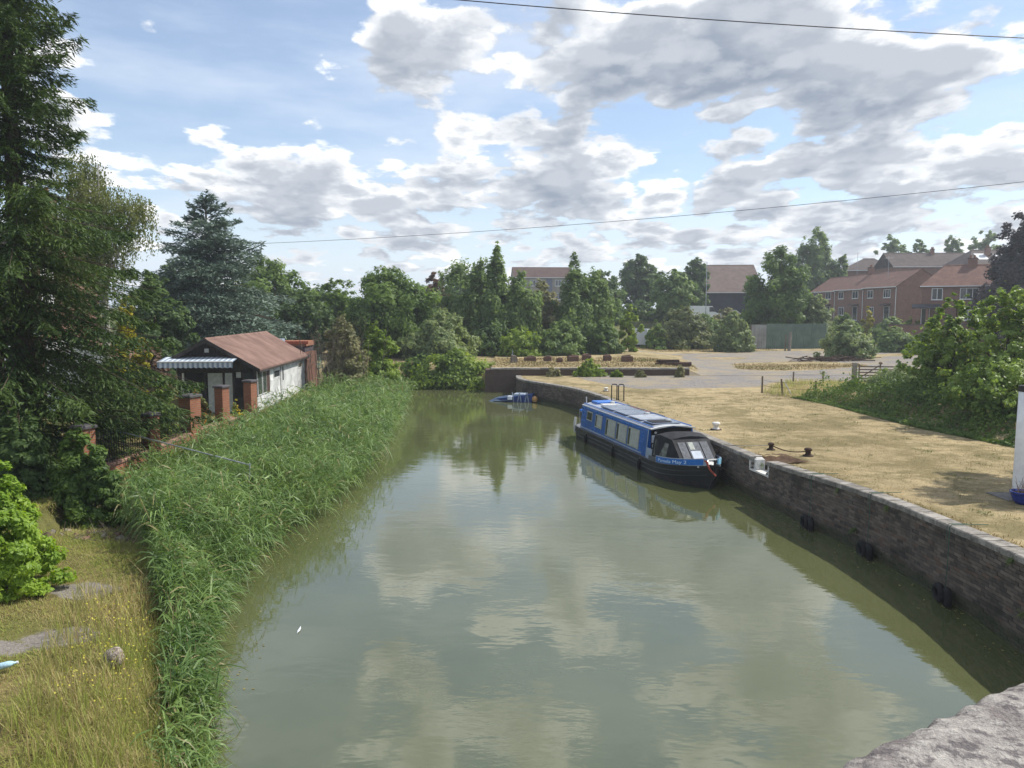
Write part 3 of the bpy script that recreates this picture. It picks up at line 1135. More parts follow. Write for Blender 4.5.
# ---- the big spruce on the left
def spruce(loc, H, Lmax):
    root = thing('spruce_tree', 'tall dark spruce with drooping layered boughs at the left edge', 'tree', loc)
    tk = MB()
    tk.tube([(0, 0, -.3), (0, 0, H * .3), (.05, 0, H * .7), (0, 0, H)], [.34, .26, .14, .02], 9)
    cards, axes_, nr = [], [], []
    z = 1.2
    while z < H - .4:
        f = z / H
        nl = 6 if f < .75 else 5
        a0 = rng.random() * 6.28
        for k in range(nl):
            a = a0 + k * 2 * math.pi / nl + rng.normal(0, .25)
            L = .90 * float(np.interp(6 + (z - 6) / .868, [.8, 1.8, 3.0, 4.4, 5.6, 6.8, 8.0, 8.8, 9.5, 10.1, 10.9, 12, 14, 17, 23], [4.0, 5.4, 5.4, 4.9, 3.9, 3.9, 4.0, 3.6, 1.3, 1.5, 2.2, 2.3, 2.0, 1.5, .3])) * rng.uniform(.60, 1.18)
            s0 = np.interp(f, [0, .35, .7, 1], [-.20, -.10, .22, .75])
            s1 = np.interp(f, [0, .35, .7, 1], [-.34, -.34, -.16, .05]) * rng.uniform(.6, 1.5)
            up = np.interp(f, [0, .5, 1], [.26, .20, .15])
            n = max(6, int(L / .07))
            t = np.linspace(.10, 1, n)
            ca, sa = math.cos(a), math.sin(a)
            pr = L * t
            pz = z + L * (s0 * t + s1 * t * t + up * t ** 4)
            tk.tube([(0, 0, z), (ca * L * .4, sa * L * .4, z + L * (s0 * .4 + s1 * .16)), (ca * L, sa * L, pz[-1])], [.030 * (1 - f) + .010, .016 * (1 - f) + .007, .004], 4, cap=False)
            side = np.array([-sa, ca, 0])
            fwd = np.array([ca, sa, 0])
            base = np.stack([ca * pr, sa * pr, pz], 1)
            for sgn in (-1, 1):
                tl = (L * .30 * (1 - t) ** .8 + .22) * rng.uniform(.6, 1.2, n)
                dirs = sgn * side * rng.uniform(.45, 1.0, (n, 1)) + fwd * rng.uniform(.35, .8, (n, 1)) + np.array([0, 0, 1]) * rng.uniform(-1.0, -.10, (n, 1))
                dirs /= np.linalg.norm(dirs, axis=1)[:, None]
                ns = 8
                for q in range(ns):
                    u_ = (q + rng.random((n, 1))) / ns
                    c = base + dirs * tl[:, None] * u_
                    c[:, 2] -= (tl * u_[:, 0] ** 2) * .35
                    c += rng.normal(0, .025, c.shape)
                    cards.append(c)
                    axes_.append(dirs * .8 + fwd * .3 + np.array([0, 0, -.35]) + rng.normal(0, .25, c.shape))
                    nr.append(np.array([0, 0, 1]) + dirs * .2 + rng.normal(0, .45, c.shape))
        z += np.interp(f, [0, .5, 1], [.40, .33, .24])
    C, A_, Nn = np.concatenate(cards), np.concatenate(axes_), np.concatenate(nr)
    m = len(C)
    V = leaf_mesh(C, Nn, rng.uniform(.12, .30, m), rng.uniform(.03, .062, m), A_)
    crown_obj([V], L_SPRUCE, root)
    tk.build('trunk', M_BARK, root)
    return root


spruce((-14.6, 23.0, 1.0), 20.6, 5.7)


# ---- blue cedar behind the boathouse
def cedar(loc, H, Lmax):
    root = thing('cedar_tree', 'blue-grey cedar with flat tiers of boughs and a sparse open top', 'tree', loc)
    tk = MB()
    tk.tube([(0, 0, -.2), (.1, 0, H * .5), (0, 0, H)], [.38, .22, .03], 8)
    C, Ax, Nn = [], [], []
    z = 1.0
    while z < H - .2:
        f = z / H
        for k in range(6 if f < .75 else 3):
            a = rng.random() * 6.28
            L = (Lmax * (1 - f ** 2.0) ** 1.2 + .6) * rng.uniform(.6, 1.1)
            sl = np.interp(f, [0, .5, .85, 1], [.02, .15, .55, 1.2])
            ca, sa = math.cos(a), math.sin(a)
            n = int(L / .10) + 4
            t = np.linspace(.15, 1, n)
            zz_ = z + L * (sl * t - .22 * t * t)
            tk.tube([(0, 0, z), (ca * L * .5, sa * L * .5, z + L * (sl * .5 - .03)), (ca * L, sa * L, zz_[-1])], [.06 * (1 - f) + .02, .035 * (1 - f) + .012, .008], 4, cap=False)
            side = np.array([-sa, ca, 0])
            for q in range(8):
                wdt = (L * .26 * np.sin(np.clip(t, 0, 1) * 2.6) + .15)
                lat = rng.uniform(-1, 1, (n, 1)) * wdt[:, None]
                c = np.stack([ca * L * t, sa * L * t, zz_], 1) + side * lat
                c[:, 2] += .05 - np.abs(lat[:, 0]) * .25 - rng.random(n) ** 2 * .30 + rng.normal(0, .06, n)
                C.append(c)
                Ax.append(np.array([ca, sa, .3]) + side * np.sign(lat) * .9 + rng.normal(0, .3, c.shape))
                Nn.append(np.array([0, 0, 1]) + rng.normal(0, .5, c.shape))
        z += np.interp(f, [0, .8, 1], [.36, .36, .42])
    C, Ax, Nn = map(np.concatenate, (C, Ax, Nn))
    m = len(C)
    crown_obj([leaf_mesh(C, Nn, rng.uniform(.22, .45, m), rng.uniform(.07, .15, m), Ax)], L_CEDAR, root)
    tk.build('trunk', M_BARK, root)
    return root


pc = at_d(205, 198, 55)
cedar((pc.x, 55, 1.1), pc.z - 1.1, 6.9)


# ---- weeping birch between spruce and sky
def weeping(label, px, py_top, D, clus, base, Hs):
    P0 = at_d(px, py_top, D)
    root = thing('weeping_birch', label, 'tree', (P0.x, D, base))
    H = P0.z - base
    st, ln = [], []
    tk = MB()
    tk.tube([(0, 0, -.2), (.1, 0, H * .4), (.0, 0, H * .75), (.1, 0, H * .95)], [.2, .15, .08, .02], 7)
    for (cx, cy, rx, ry, k, lmin, lmax) in clus:
        pcn = at_d(cx, cy, D)
        c0 = np.array([pcn.x - P0.x, 0, pcn.z - base])
        q = rand_dirs(k) * rng.random((k, 1)) ** .5 * np.array([rx * D / FPX, 1.6, ry * D / FPX]) + c0
        st.append(q)
        ln.append(rng.uniform(lmin, lmax, k))
        tk.tube([(0, 0, H * .45), tuple(c0 * .6 + np.array([0, 0, H * .22])), tuple(c0)], [.07, .05, .015], 5)
    st, ln = np.concatenate(st), np.concatenate(ln)
    g = strands(st, ln, 34, .10, .13, .06)
    ok = g[0].reshape(-1, 4, 3)
    crown_obj([g], L_WEEP, root)
    tk.build('trunk', M_BIRCHBARK, root)


weeping('weeping birch with hanging grey-green strands behind the spruce', 95, 150, 34,
        [(80, 165, 22, 18, 130, .8, 2.2), (95, 190, 28, 22, 200, 1.0, 2.6), (70, 215, 28, 25, 160, 1, 2.5),
         (105, 235, 26, 22, 130, 1, 2.8), (128, 200, 20, 9, 95, .8, 2.6), (140, 205, 10, 10, 42, .8, 2.6), (60, 260, 40, 30, 160, 1, 2.5)], 1.1, None)

# ---- left garden
tree('golden_cypress', 'small golden yellow conifer between the spruce and the boathouse', 'tree', 125, 292, 44, 31, L_YELLOW, 'egg', .02, 3.6, 2.6, nclump=150, aspect=.35, tall=1.3, rcf=(.10, .18))
tree('garden_tree', 'dark green garden tree hiding the foot of the cedar', 'tree', 152, 268, 80, 46, L_DARK, 'egg', .05, 4, 2.2)
tree('garden_tree', 'dark purplish shrub against the left end of the boathouse', 'shrub', 150, 338, 60, 41, L_REDDISH, 'bush', 0, 4, 2.0, nclump=40)
tree('garden_shrub', 'pale green shrub just behind the garden railings under the spruce', 'shrub', 158, 372, 42, 27.5, L_LIGHT, 'bush', 0, 4, 2.2, nclump=30, base=1.1)
tree('garden_shrub', 'low leafy shrub at the foot of the spruce by the brick pier', 'shrub', 78, 420, 96, 19.6, L_GREEN, 'bush', 0, 5, 2.2, nclump=40, depth=.5)
tree('garden_shrub', 'dark shrub tucked under the lowest spruce boughs at the left edge', 'shrub', 18, 398, 85, 19.6, L_DARK, 'bush', 0, 5, 2.0, nclump=50, depth=.5)
tree('garden_shrub', 'dark green shrub behind the railings left of the boathouse porch', 'shrub', 108, 352, 75, 29, L_DARK, 'bush', 0, 4, 2.2, nclump=50, base=1.1)
tree('flowering_shrub', 'low shrub with orange flowers beside the boathouse porch', 'shrub', 196, 386, 38, 30.5, leafmat('orange_flowers', (0.06, 0.09, 0.02), (0.14, 0.16, 0.04), .3, accent=(.45, .20, .03), acc_f=.25), 'bush', 0, 3.5, 2.0, nclump=24, base=1.1, trunk=False)
tree('potted_plant', 'small plant with yellow flowers between two brick piers', 'plant', 236, 397, 18, 32.3, leafmat('yellow_flowers', (0.05, 0.09, 0.02), (0.12, 0.16, 0.03), .3, accent=(.75, .55, .03), acc_f=.4), 'bush', 0, 3, 2.4, nclump=12, base=1.12, trunk=False)
tree('laurel_hedge', 'glossy bright green laurel bush at the lower left edge', 'hedge', -20, 446, 136, 13.5, L_LAUREL, 'bush', 0, 5.6, 2.3, nclump=260, depth=.9, aspect=.45, rcf=(.10, .17))

# ---- trees at the head of the canal, left to right
tree('field_tree', 'broad green tree behind the cedar on its right side', 'tree', 262, 252, 110, 78, L_GREEN, 'round', .05, 4.2, 2.3)
tree('field_tree', 'dark green tree left of the cedar over the garden', 'tree', 175, 258, 70, 74, L_DARK, 'round', .05, 4.2, 2.3)
tree('field_tree', 'dark rounded tree just above the boathouse roof end', 'tree', 305, 285, 70, 66, L_DARK, 'round', .03, 4.2, 2.3)
tree('field_tree', 'large leafy green tree at the bend of the canal', 'tree', 388, 263, 118, 70, L_GREEN, 'round', .0, 4.2, 2.4, nclump=90)
tree('field_tree', 'green tree left of the large tree at the bend', 'tree', 335, 276, 60, 74, L_GREEN, 'round', .02, 4.2, 2.3)
tree('waterside_thicket', 'dull olive scrub with bare twigs at the far end of the boathouse', 'shrub', 343, 312, 62, 46.5, L_OLIVE, 'bush', 0, 3.6, 1.9, base=.3, nclump=70, gap=.12)
tree('waterside_thicket', 'light green bush leaning over the water at the bend', 'shrub', 376, 320, 62, 49, L_LIGHT, 'bush', 0, 3.8, 2.2, base=.2, nclump=60)
tree('waterside_bush', 'grey-green willow scrub behind the waterside bush', 'shrub', 440, 306, 84, 66, L_GREY, 'bush', 0, 3.8, 2.2, nclump=60)
tree('waterside_bush', 'dense green bush hanging over the water beside the basin wall', 'bush', 455, 346, 108, 58.3, L_LIGHT, 'bush', 0, 3.8, 2.4, base=-.1, nclump=80, depth=.5)
tree('waterside_bush', 'dark low bush at the inside of the canal bend', 'bush', 420, 352, 60, 60, L_GREEN, 'bush', 0, 3.8, 2.2, base=-.1, nclump=40, depth=.6)
for lab, px, top, wd, D, m in [('low dark bush in front of the parked van', 706, 312, 40, 104, L_BIRCH), ('olive bush behind the silvery willow', 728, 306, 44, 106, L_OLIVE),
                               ('dark hedge bush left of the lamp post', 668, 300, 46, 116, L_DARK), ('dark hedge bush beyond the young yellow-green tree', 640, 298, 44, 118, L_DARK),
                               ('hedge bush at the foot of the spreading birch', 612, 300, 44, 112, L_GREEN)]:
    tree('hedge_bush', lab, 'bush', px, top, wd, D, m, 'bush', 0, 3.4, 2.2, nclump=40)
for lab, px, top, wd, D, m in [('distant dark tree behind the birch group', 470, 272, 90, 110, L_DARK), ('distant dark tree behind the pointed birch', 600, 268, 60, 115, L_DARK),
                               ('distant tree filling the gap right of the bend', 420, 282, 60, 105, L_GREEN), ('distant dark tree over the boathouse', 320, 283, 90, 100, L_DARK)]:
    tree('backdrop_tree', lab, 'tree', px, top, wd, D, m, 'round', .0, 3.4, 2.0)
tree('reddish_tree', 'small tree with reddish leaves left of the birches', 'tree', 435, 270, 34, 84, L_REDDISH, 'egg', .1, 3.4, 2.4, nclump=110, rcf=(.16, .3), gap=0)
for (lab, px, top, wd, D, st) in [('leafy birch on the left of the birch group', 460, 254, 74, 80, 'egg'), ('slim birch second from the left of the group', 482, 252, 50, 77, 'egg'),
                                  ('tallest pointed birch in the middle of the picture', 497, 238, 62, 74, 'birch'), ('low birch on the right of the tall pointed one', 519, 266, 52, 75, 'egg'),
                                  ('birch with pointed top right of the brown-roofed block', 574, 249, 66, 78, 'birch'), ('spreading birch right of the pointed one', 594, 264, 58, 80, 'egg')]:
    tree('birch_tree', lab, 'tree', px, top, wd, D, L_BIRCH, st, .04, 3.8, 2.2, nclump=170, tall=1.5, rcf=(.10, .22), droop=1.3, gap=.24, bark=M_BIRCHBARK, group='birches behind the terrace')
tree('terrace_shrub', 'brownish shrub between the two birch clumps', 'shrub', 540, 277, 64, 79, L_OLIVE, 'bush', 0, 3.8, 2.2)
tree('terrace_shrub', 'green shrub under the tall birch by the terrace', 'shrub', 520, 322, 52, 70, L_LIGHT, 'bush', 0, 3.8, 2.1)
tree('terrace_shrub', 'grey-green shrub in the middle of the terrace scrub', 'shrub', 562, 318, 62, 71, L_BIRCH, 'bush', 0, 3.8, 2.2)
tree('terrace_shrub', 'dark shrub at the right of the terrace scrub', 'shrub', 604, 316, 46, 72, L_DARK, 'bush', 0, 3.8, 2.2)
tree('terrace_shrub', 'young yellow-green tree at the right end of the scrub', 'shrub', 630, 302, 30, 76, L_LIGHT, 'egg', 0, 3.8, 1.8, nclump=40)
tree('terrace_shrub', 'dark green shrub behind the left of the terrace scrub', 'shrub', 488, 318, 50, 72, L_DARK, 'bush', 0, 3.8, 2.2)
tree('round_tree', 'dark round-headed tree right of the birches', 'tree', 639, 253, 48, 135, L_DARK, 'round', .15, 3.6, 2.6)
tree('round_tree', 'smaller dark round-headed tree left of the hall roof', 'tree', 696, 256, 36, 128, L_DARK, 'round', .15, 3.6, 2.6)
tree('round_tree', 'lighter green tree between the two dark round ones', 'tree', 674, 268, 52, 112, L_BIRCH, 'round', .15, 3.6, 2.4)
tree('yard_bush', 'grey-green willow bush at the back of the yard on the left', 'bush', 683, 304, 74, 93, L_WEEP, 'bush', 0, 3.8, 2.3, nclump=70, gap=.2)
tree('yard_bush', 'dark low bush beside the white van', 'bush', 655, 318, 30, 90, L_GREEN, 'bush', 0, 3.8, 2.2, nclump=30)
tree('yard_bush', 'big silvery willow bush in front of the corrugated fence', 'bush', 734, 309, 46, 86, L_GREY, 'bush', 0, 3.8, 2.3, nclump=70, gap=.05)
tree('yard_tree', 'large fresh green tree behind the corrugated fence', 'tree', 777, 243, 84, 97, L_GREEN, 'egg', .05, 3.8, 2.3, nclump=110, rcf=(.12, .26), gap=.12)
tree('yard_tree', 'grey-green tree between the big tree and the brick terrace', 'tree', 818, 292, 50, 96, L_GREY, 'bush', .05, 3.8, 2.2)
tree('tall_birch', 'tall loose birch rising behind the brick terrace', 'tree', 817, 224, 50, 140, L_BIRCH, 'egg', .1, 3.6, 2.0, nclump=70, tall=1.3, gap=.28, bark=M_BIRCHBARK, droop=1.0)
tree('tall_birch', 'shorter birch to the right of the tall one', 'tree', 842, 250, 30, 138, L_BIRCH, 'egg', .1, 3.6, 2.0, nclump=40, gap=.2, bark=M_BIRCHBARK, droop=.8)
for lab, px, top, wd, in [('loose tree above the dark hipped roof', 893, 233, 40), ('bushy tree right of the loose one over the roofs', 918, 238, 36),
                          ('small tree on the skyline between the roofs', 953, 233, 30), ('skyline tree beside the roof with skylights', 986, 229, 44)]:
    tree('skyline_tree', lab, 'tree', px, top, wd, 185, L_BIRCH, 'egg', .2, 3.4, 2.2, nclump=140, gap=.16, group='trees on the skyline behind the houses')
tree('copper_beech', 'dark purple copper beech at the right edge', 'tree', 1030, 208, 92, 82, L_COPPER, 'egg', .05, 4, 2.6, nclump=90)
tree('yard_bush', 'feathery grey-green bush on the edge of the gravel yard', 'bush', 847, 318, 58, 73, L_GREY, 'bush', 0, 3.8, 2.2, nclump=60, gap=.08)
tree('garden_bush', 'clipped yellow-green bush in front of the brick terrace', 'bush', 868, 306, 18, 104, L_YELLOW, 'bush', 0, 3.5, 2.6, nclump=16)
for lab, px, top, wd, D, m in [('low hedge in front of the terrace doors', 893, 315, 56, 100, L_BIRCH), ('dark garden shrub by the porch', 948, 311, 22, 88, L_DARK), ('light hedge left of the clipped yellow bush', 846, 312, 40, 102, L_GREEN), ('pale shrub below the plain gable', 912, 316, 34, 97, L_LIGHT),
                               ('rough bramble at the back of the yard', 895, 325, 60, 84, L_BIRCH), ('bramble clump under the garden wall', 930, 328, 50, 80, L_BIRCH)]:
    tree('garden_bush', lab, 'bush', px, top, wd, D, m, 'bush', 0, 3.8, 2.3, nclump=40, depth=.6)
# ---- saplings on the right
for lab, px, top, wd, D, m, fl in [('tall sunlit sapling in front of the brick house', 958, 290, 76, 34, L_BRIGHT, 1.7), ('sunlit sapling at the right edge above the white post', 1012, 274, 92, 31, L_BRIGHT, 1.6),
                                   ('yellow-green sapling lower left of the tall ones', 932, 318, 56, 35.5, L_BRIGHT, 1.5), ('leafy bush under the saplings at the right edge', 1000, 352, 110, 29.5, L_BRIGHT, 1.4)]:
    tree('sapling', lab, 'tree', px, top, wd, D, m, 'egg', .08, 3.9, fl, nclump=300, rcf=(.055, .13), gap=.26, aspect=.6, group='saplings on the bank at the right')
tree('roadside_tree', 'tree standing just outside the right edge whose shade falls by the white post', 'tree', 1250, 60, 250, 20.5, L_BRIGHT, 'egg', .12, 7, .45, nclump=140, gap=.25)
tree('bank_scrub', 'soft grey-green scrub between the gate and the saplings', 'shrub', 905, 362, 88, 40, L_GREY, 'bush', 0, 3.8, 2.0, nclump=60)
tree('bank_scrub', 'small dark bush at the corner of the lawn by the fence', 'shrub', 853, 374, 26, 39.5, L_IVY, 'bush', 0, 3.6, 2.2, nclump=20)
for lab, px, top, wd, D, m in [('green weed clump against the basin wall coping', 590, 357, 34, 54.0, L_LIGHT), ('smaller weed clump right of the first at the basin wall', 617, 368, 16, 53.6, L_LIGHT),
                               ('brownish weeds along the basin wall', 640, 369, 16, 53.6, L_OLIVE), ('weed clump at the right end of the basin wall', 680, 364, 16, 53.5, L_OLIVE),
                               ('pale weeds trailing over the basin wall on the left', 552, 366, 22, 54.1, L_OLIVE)]:
    tree('weed_clump', lab, 'plant', px, top, wd, D, m, 'bush', 0, 3.4, 2.4, nclump=18, depth=.35, trunk=False)

# bare twigs through the thicket by the boathouse
th = at_d(335, 300, 45.8)
mbt = MB()
for i in range(60):
    a = Vector((rng.normal(0, 1.1), rng.normal(0, .6), 0.2))
    b = a + Vector((rng.normal(0, .7), rng.normal(0, .5), rng.uniform(3.2, 5.2)))
    m = a.lerp(b, .5) + Vector((rng.normal(0, .2), rng.normal(0, .2), .1))
    mbt.tube([a, m, b], [.025, .016, .005], 3, cap=False)
    for j in range(5):
        s_ = m.lerp(b, rng.random())
        mbt.tube([s_, s_ + Vector((rng.normal(0, .35), rng.normal(0, .3), rng.uniform(.1, .7)))], [.009, .003], 3, cap=False)
tt_ = thing('dead_thicket', 'bare brown twigs standing in the scrub behind the boathouse', 'shrub', (th.x, 45.9, .25))
tag(mbt.build('twigs', M_TWIG, tt_), kind='stuff')

# ------------------------------------------------------------------ reeds
L_REED = leafmat('reed_leaves', (0.042, 0.098, 0.022), (0.240, 0.350, 0.110), .35, .45, .35, accent=(.28, .26, .12), acc_f=.04, patch=.9)


def reed_left(y):
    return np.interp(y, [8.5, 10, 11.2, 13, 14.9, 16.5, 18, 21, 24, 36, 47.5, 49.5], [-4.25, -4.7, -5.2, -6.05, -6.9, -7.9, -9.0, -10.6, -11.2, -11.2, -10.8, -9.0])


def scatter_reeds(n, y0, y1, power):
    y = y0 + (y1 - y0) * rng.random(n) ** power
    a, b = reed_left(y), xl(y) + .35
    x = a + (b - a) * rng.random(n)
    z = h_left(x, y)
    return np.stack([x, y, np.maximum(z, -.15)], 1)


B = scatter_reeds(13500, 8.8, 49.3, 1.15)
keep = rng.random(len(B)) < np.interp(B[:, 1], [9, 11, 13.5, 17], [.12, .25, .55, 1.0])
keep &= rng.random(len(B)) < .30 + 1.0 * np.clip(vnoise(B[:, 0], B[:, 1], .75, 31) * 1.6 - .3, 0, 1)
B = B[keep]
n = len(B)
hgt = rng.uniform(.95, 1.85, n) * np.interp(B[:, 1], [9, 12, 14.5, 17, 30, 50], [.38, .48, .70, .98, 1.0, .95])
hgt *= .70 + .45 * vnoise(B[:, 0], B[:, 1], 1.4, 7) + .22 * vnoise(B[:, 0], B[:, 1], .5, 8)
lean = np.stack([rng.normal(-.02, .16, n), rng.normal(-.05, .14, n), np.ones(n)], 1)
edge = np.clip(1 - (xl(B[:, 1]) + .45 - B[:, 0]) / .8, 0, 1)
lean[:, 0] += edge * rng.uniform(.1, .55, n)
lean /= np.linalg.norm(lean, axis=1)[:, None]
parts = [blade_mesh(B, lean, hgt, np.full(n, .016), np.full(n, .05), 2)]
far_w = np.interp(B[:, 1], [9, 20, 50], [1.0, 1.15, 1.75])
for k in range(8):
    f = (.22 + .78 * (k + rng.random(n)) / 8)
    p0 = B + lean * (hgt * f)[:, None]
    az = rng.random(n) * 2 * np.pi
    el = rng.uniform(.35, 1.15, n)
    d = np.stack([np.cos(az) * np.cos(el) + .22, np.sin(az) * np.cos(el) - .08, np.sin(el)], 1)
    d /= np.linalg.norm(d, axis=1)[:, None]
    ln = rng.uniform(.40, .95, n) * (1.1 - .35 * f) * np.interp(B[:, 1], [9, 16], [.75, 1.0])
    parts.append(blade_mesh(p0, d, ln, rng.uniform(.019, .036, n) * far_w, rng.uniform(.20, 1.25, n), 3, rng.normal(0, .4, (n, 3))))
# dead stems left from last year, and a few seed heads
nd = 900
Bd = scatter_reeds(nd, 9.5, 49, 1.2)
dd = np.stack([rng.normal(0, .3, nd), rng.normal(0, .3, nd), np.ones(nd)], 1)
dd /= np.linalg.norm(dd, axis=1)[:, None]
Vd, Fd = join_geo([blade_mesh(Bd, dd, rng.uniform(.9, 2.1, nd) * np.interp(Bd[:, 1], [9, 17], [.5, 1]), np.full(nd, .022), rng.uniform(0, .5, nd), 3)])
tag(npo('dead_reed_stems', Vd, Fd, plain('dead_reed', (.36, .29, .17), .9, .1, 0, .3)), 'scattered straw-coloured dead stems in the reed bed', 'reeds', None, 'stuff')
V, F = join_geo(parts)
tag(npo('reed_bed', V, F, L_REED), 'tall green reed bed along the left water edge', 'reeds', None, 'stuff')

# ------------------------------------------------------------------ grass of the near left bank
t = NT('bank_grass_blades')
g = t.node('ShaderNodeNewGeometry')
r = g.outputs['Random Per Island']
pn = t.noise(.55, 4, .6, g.outputs['Position'])
dry = t.mix(r, (0.36, 0.285, 0.12), (0.66, 0.56, 0.29))
grn = t.mix(r, (0.14, 0.20, 0.030), (0.36, 0.40, 0.09))
c = t.mix(t.smooth(t.math('ADD', pn, t.math('MULTIPLY', t.math('SUBTRACT', r, .5), .35)), .38, .60), dry, grn)
p = t.principled(c, .6, .25)
tr = t.node('ShaderNodeBsdfTranslucent')
t.l.new(c, tr.inputs[0])
mx = t.node('ShaderNodeMixShader')
mx.inputs[0].default_value = .42
t.l.new(p.outputs[0], mx.inputs[1])
t.l.new(tr.outputs[0], mx.inputs[2])
M_GRASS = t.done(mx)


def grass(name, label, P, ln, wd, mat, droop=(.1, .6), tilt=.35, nseg=2, cat='grass'):
    n = len(P)
    d = np.stack([rng.normal(0, tilt, n), rng.normal(0, tilt, n), np.ones(n)], 1)
    d /= np.linalg.norm(d, axis=1)[:, None]
    g_ = blade_mesh(P, d, ln, wd, rng.uniform(*droop, n), nseg)
    V, F = join_geo([g_])
    return tag(npo(name, V, F, mat), label, cat, None, 'stuff')


n = 160000
y = 6.6 + 15.0 * rng.random(n)
x = xl(y) + .15 - (rng.random(n) ** .9) * np.interp(y, [6, 12, 22], [4.5, 6.5, 8.0])
z = h_left(x, y)
ln = rng.uniform(.06, .22, n) * (.50 + .9 * vnoise(x, y, 1.1, 9))
bare = np.zeros(n)
for (gx, gy, ga, gb) in [(-7.9, 13.7, .75, .45), (-7.2, 11.8, .65, .5), (-7.9, 11.3, .6, .3)]:
    bare = np.maximum(bare, np.exp(-((x - gx) / ga) ** 2 - ((y - gy) / gb) ** 2))
ln *= (1 - .75 * np.clip(bare * 1.5, 0, 1)) * np.interp(y, [10, 13], [1.0, 1.35])
k = (bare < .30 + .3 * rng.random(n))
P = np.stack([x, y, z - .01], 1)[k]
ln = ln[k]
grass('bank_grass', 'rough sun-dried grass covering the near left bank', P, ln, rng.uniform(.005, .011, len(P)) * np.interp(P[:, 1], [7, 20], [1, 1.6]), M_GRASS, (.2, 1.1), .75)

# tall weeds and straw heads near the water on the left
n = 7000
y = 7.2 + 6.6 * rng.random(n) ** 1.25
x = xl(y) + .45 - rng.random(n) ** 1.2 * 2.4
P = np.stack([x, y, np.maximum(h_left(x, y), -.1)], 1)
grass('tall_grass', 'tall seeding grass and weeds by the water at the lower left', P, rng.uniform(.25, .65, n), rng.uniform(.007, .014, n), M_GRASS, (.1, .7), .25, 3)
# yellow flowers of the bank
n = 380
y = rng.uniform(9.0, 12.6, n)
x = xl(y) - .35 - rng.random(n) * 1.0
P = np.stack([x, y, h_left(x, y) + rng.uniform(.25, .6, n)], 1)
V, F = join_geo([leaf_mesh(P, rand_dirs(n) + np.array([0, 0, 1]), .032, .026)])
tag(npo('yellow_weed_flowers', V, F, plain('yellow_petals', (.42, .38, .05), .6, .2)), 'scattered yellow flower heads in the bank grass by the reeds', 'flowers', None, 'stuff')

# ------------------------------------------------------------------ lawn blades, ivy, dry terrace grass
t = NT('lawn_blades')
g = t.node('ShaderNodeNewGeometry')
r = g.outputs['Random Per Island']
pn = t.noise(.35, 5, .6, g.outputs['Position'])
dry = t.mix(r, (0.25, 0.18, 0.08), (0.45, 0.35, 0.18))
grn = t.mix(r, (0.09, 0.095, 0.025), (0.19, 0.17, 0.055))
c = t.mix(t.smooth(t.math('ADD', pn, t.math('MULTIPLY', t.math('SUBTRACT', r, .5), .25)), .42, .66), dry, grn)
M_LAWN = t.done(t.principled(c, .7, .15))
n = 70000
y = 11 + 33 * rng.random(n) ** 1.5
x = xw(y) + .36 + (xmound(y) + .5 - xw(y) - .36) * rng.random(n)
k = ~((y > NOTCH_Y0 - .1) & (y < NOTCH_Y1 + .1) & (x < xw(y) + 1.3)) & (gravel_quay(x, y) < .3)
x, y = x[k], y[k]
n = len(x)
P = np.stack([x, y, h_quay(x, y) - .004], 1)
grass('lawn_grass', 'short parched lawn grass along the quay', P, rng.uniform(.02, .06, n) * (.7 + vnoise(x, y, 1.5, 4)), rng.uniform(.008, .018, n) * np.interp(y, [11, 44], [.8, 1.8]), M_LAWN, (.1, .6), .7, 1)
# ragged fringe behind the coping
n = 9000
y = 11 + 42 * rng.random(n) ** 1.3
x = xw(y) + .36 + np.abs(rng.normal(0, .10, n))
k = ~((y > NOTCH_Y0 - .1) & (y < NOTCH_Y1 + .1)) & (vnoise(x * 0, y, .9, 8) > .35)
P = np.stack([x, y, wall_top(y) - .05], 1)[k]
grass('coping_grass', 'ragged green-brown grass fringe behind the quay coping', P, rng.uniform(.06, .16, len(P)), rng.uniform(.010, .02, len(P)), M_LAWN, (.2, .9), .6, 2)

n = 52000
y = rng.uniform(18, 41, n)
x = xmound(y) - .25 + rng.random(n) ** 1.3 * np.interp(y, [18, 28, 41], [5.5, 5.0, 6.5])
z = h_quay(x, y) + rng.random(n) * (.06 + 1.1 * np.clip(vnoise(x, y, .8, 6) * 1.5 - .35, 0, 1) * vnoise(x, y, .33, 12) * np.clip((x - xmound(y)) / .8, .12, 1) * 1.6)
P = np.stack([x, y, z], 1)
nr = np.stack([-np.ones(n) * .6, -np.ones(n) * .3, np.ones(n) * .8], 1) + rng.normal(0, .5, (n, 3))
Lf = rng.uniform(.07, .15, n)
V, F = join_geo([leaf_mesh(P, nr, Lf, Lf * .8, None, .2)])
tag(npo('ivy_bank', V, F, L_IVY), 'dark green ivy and nettles covering the bank at the edge of the lawn', 'ivy', None, 'stuff')

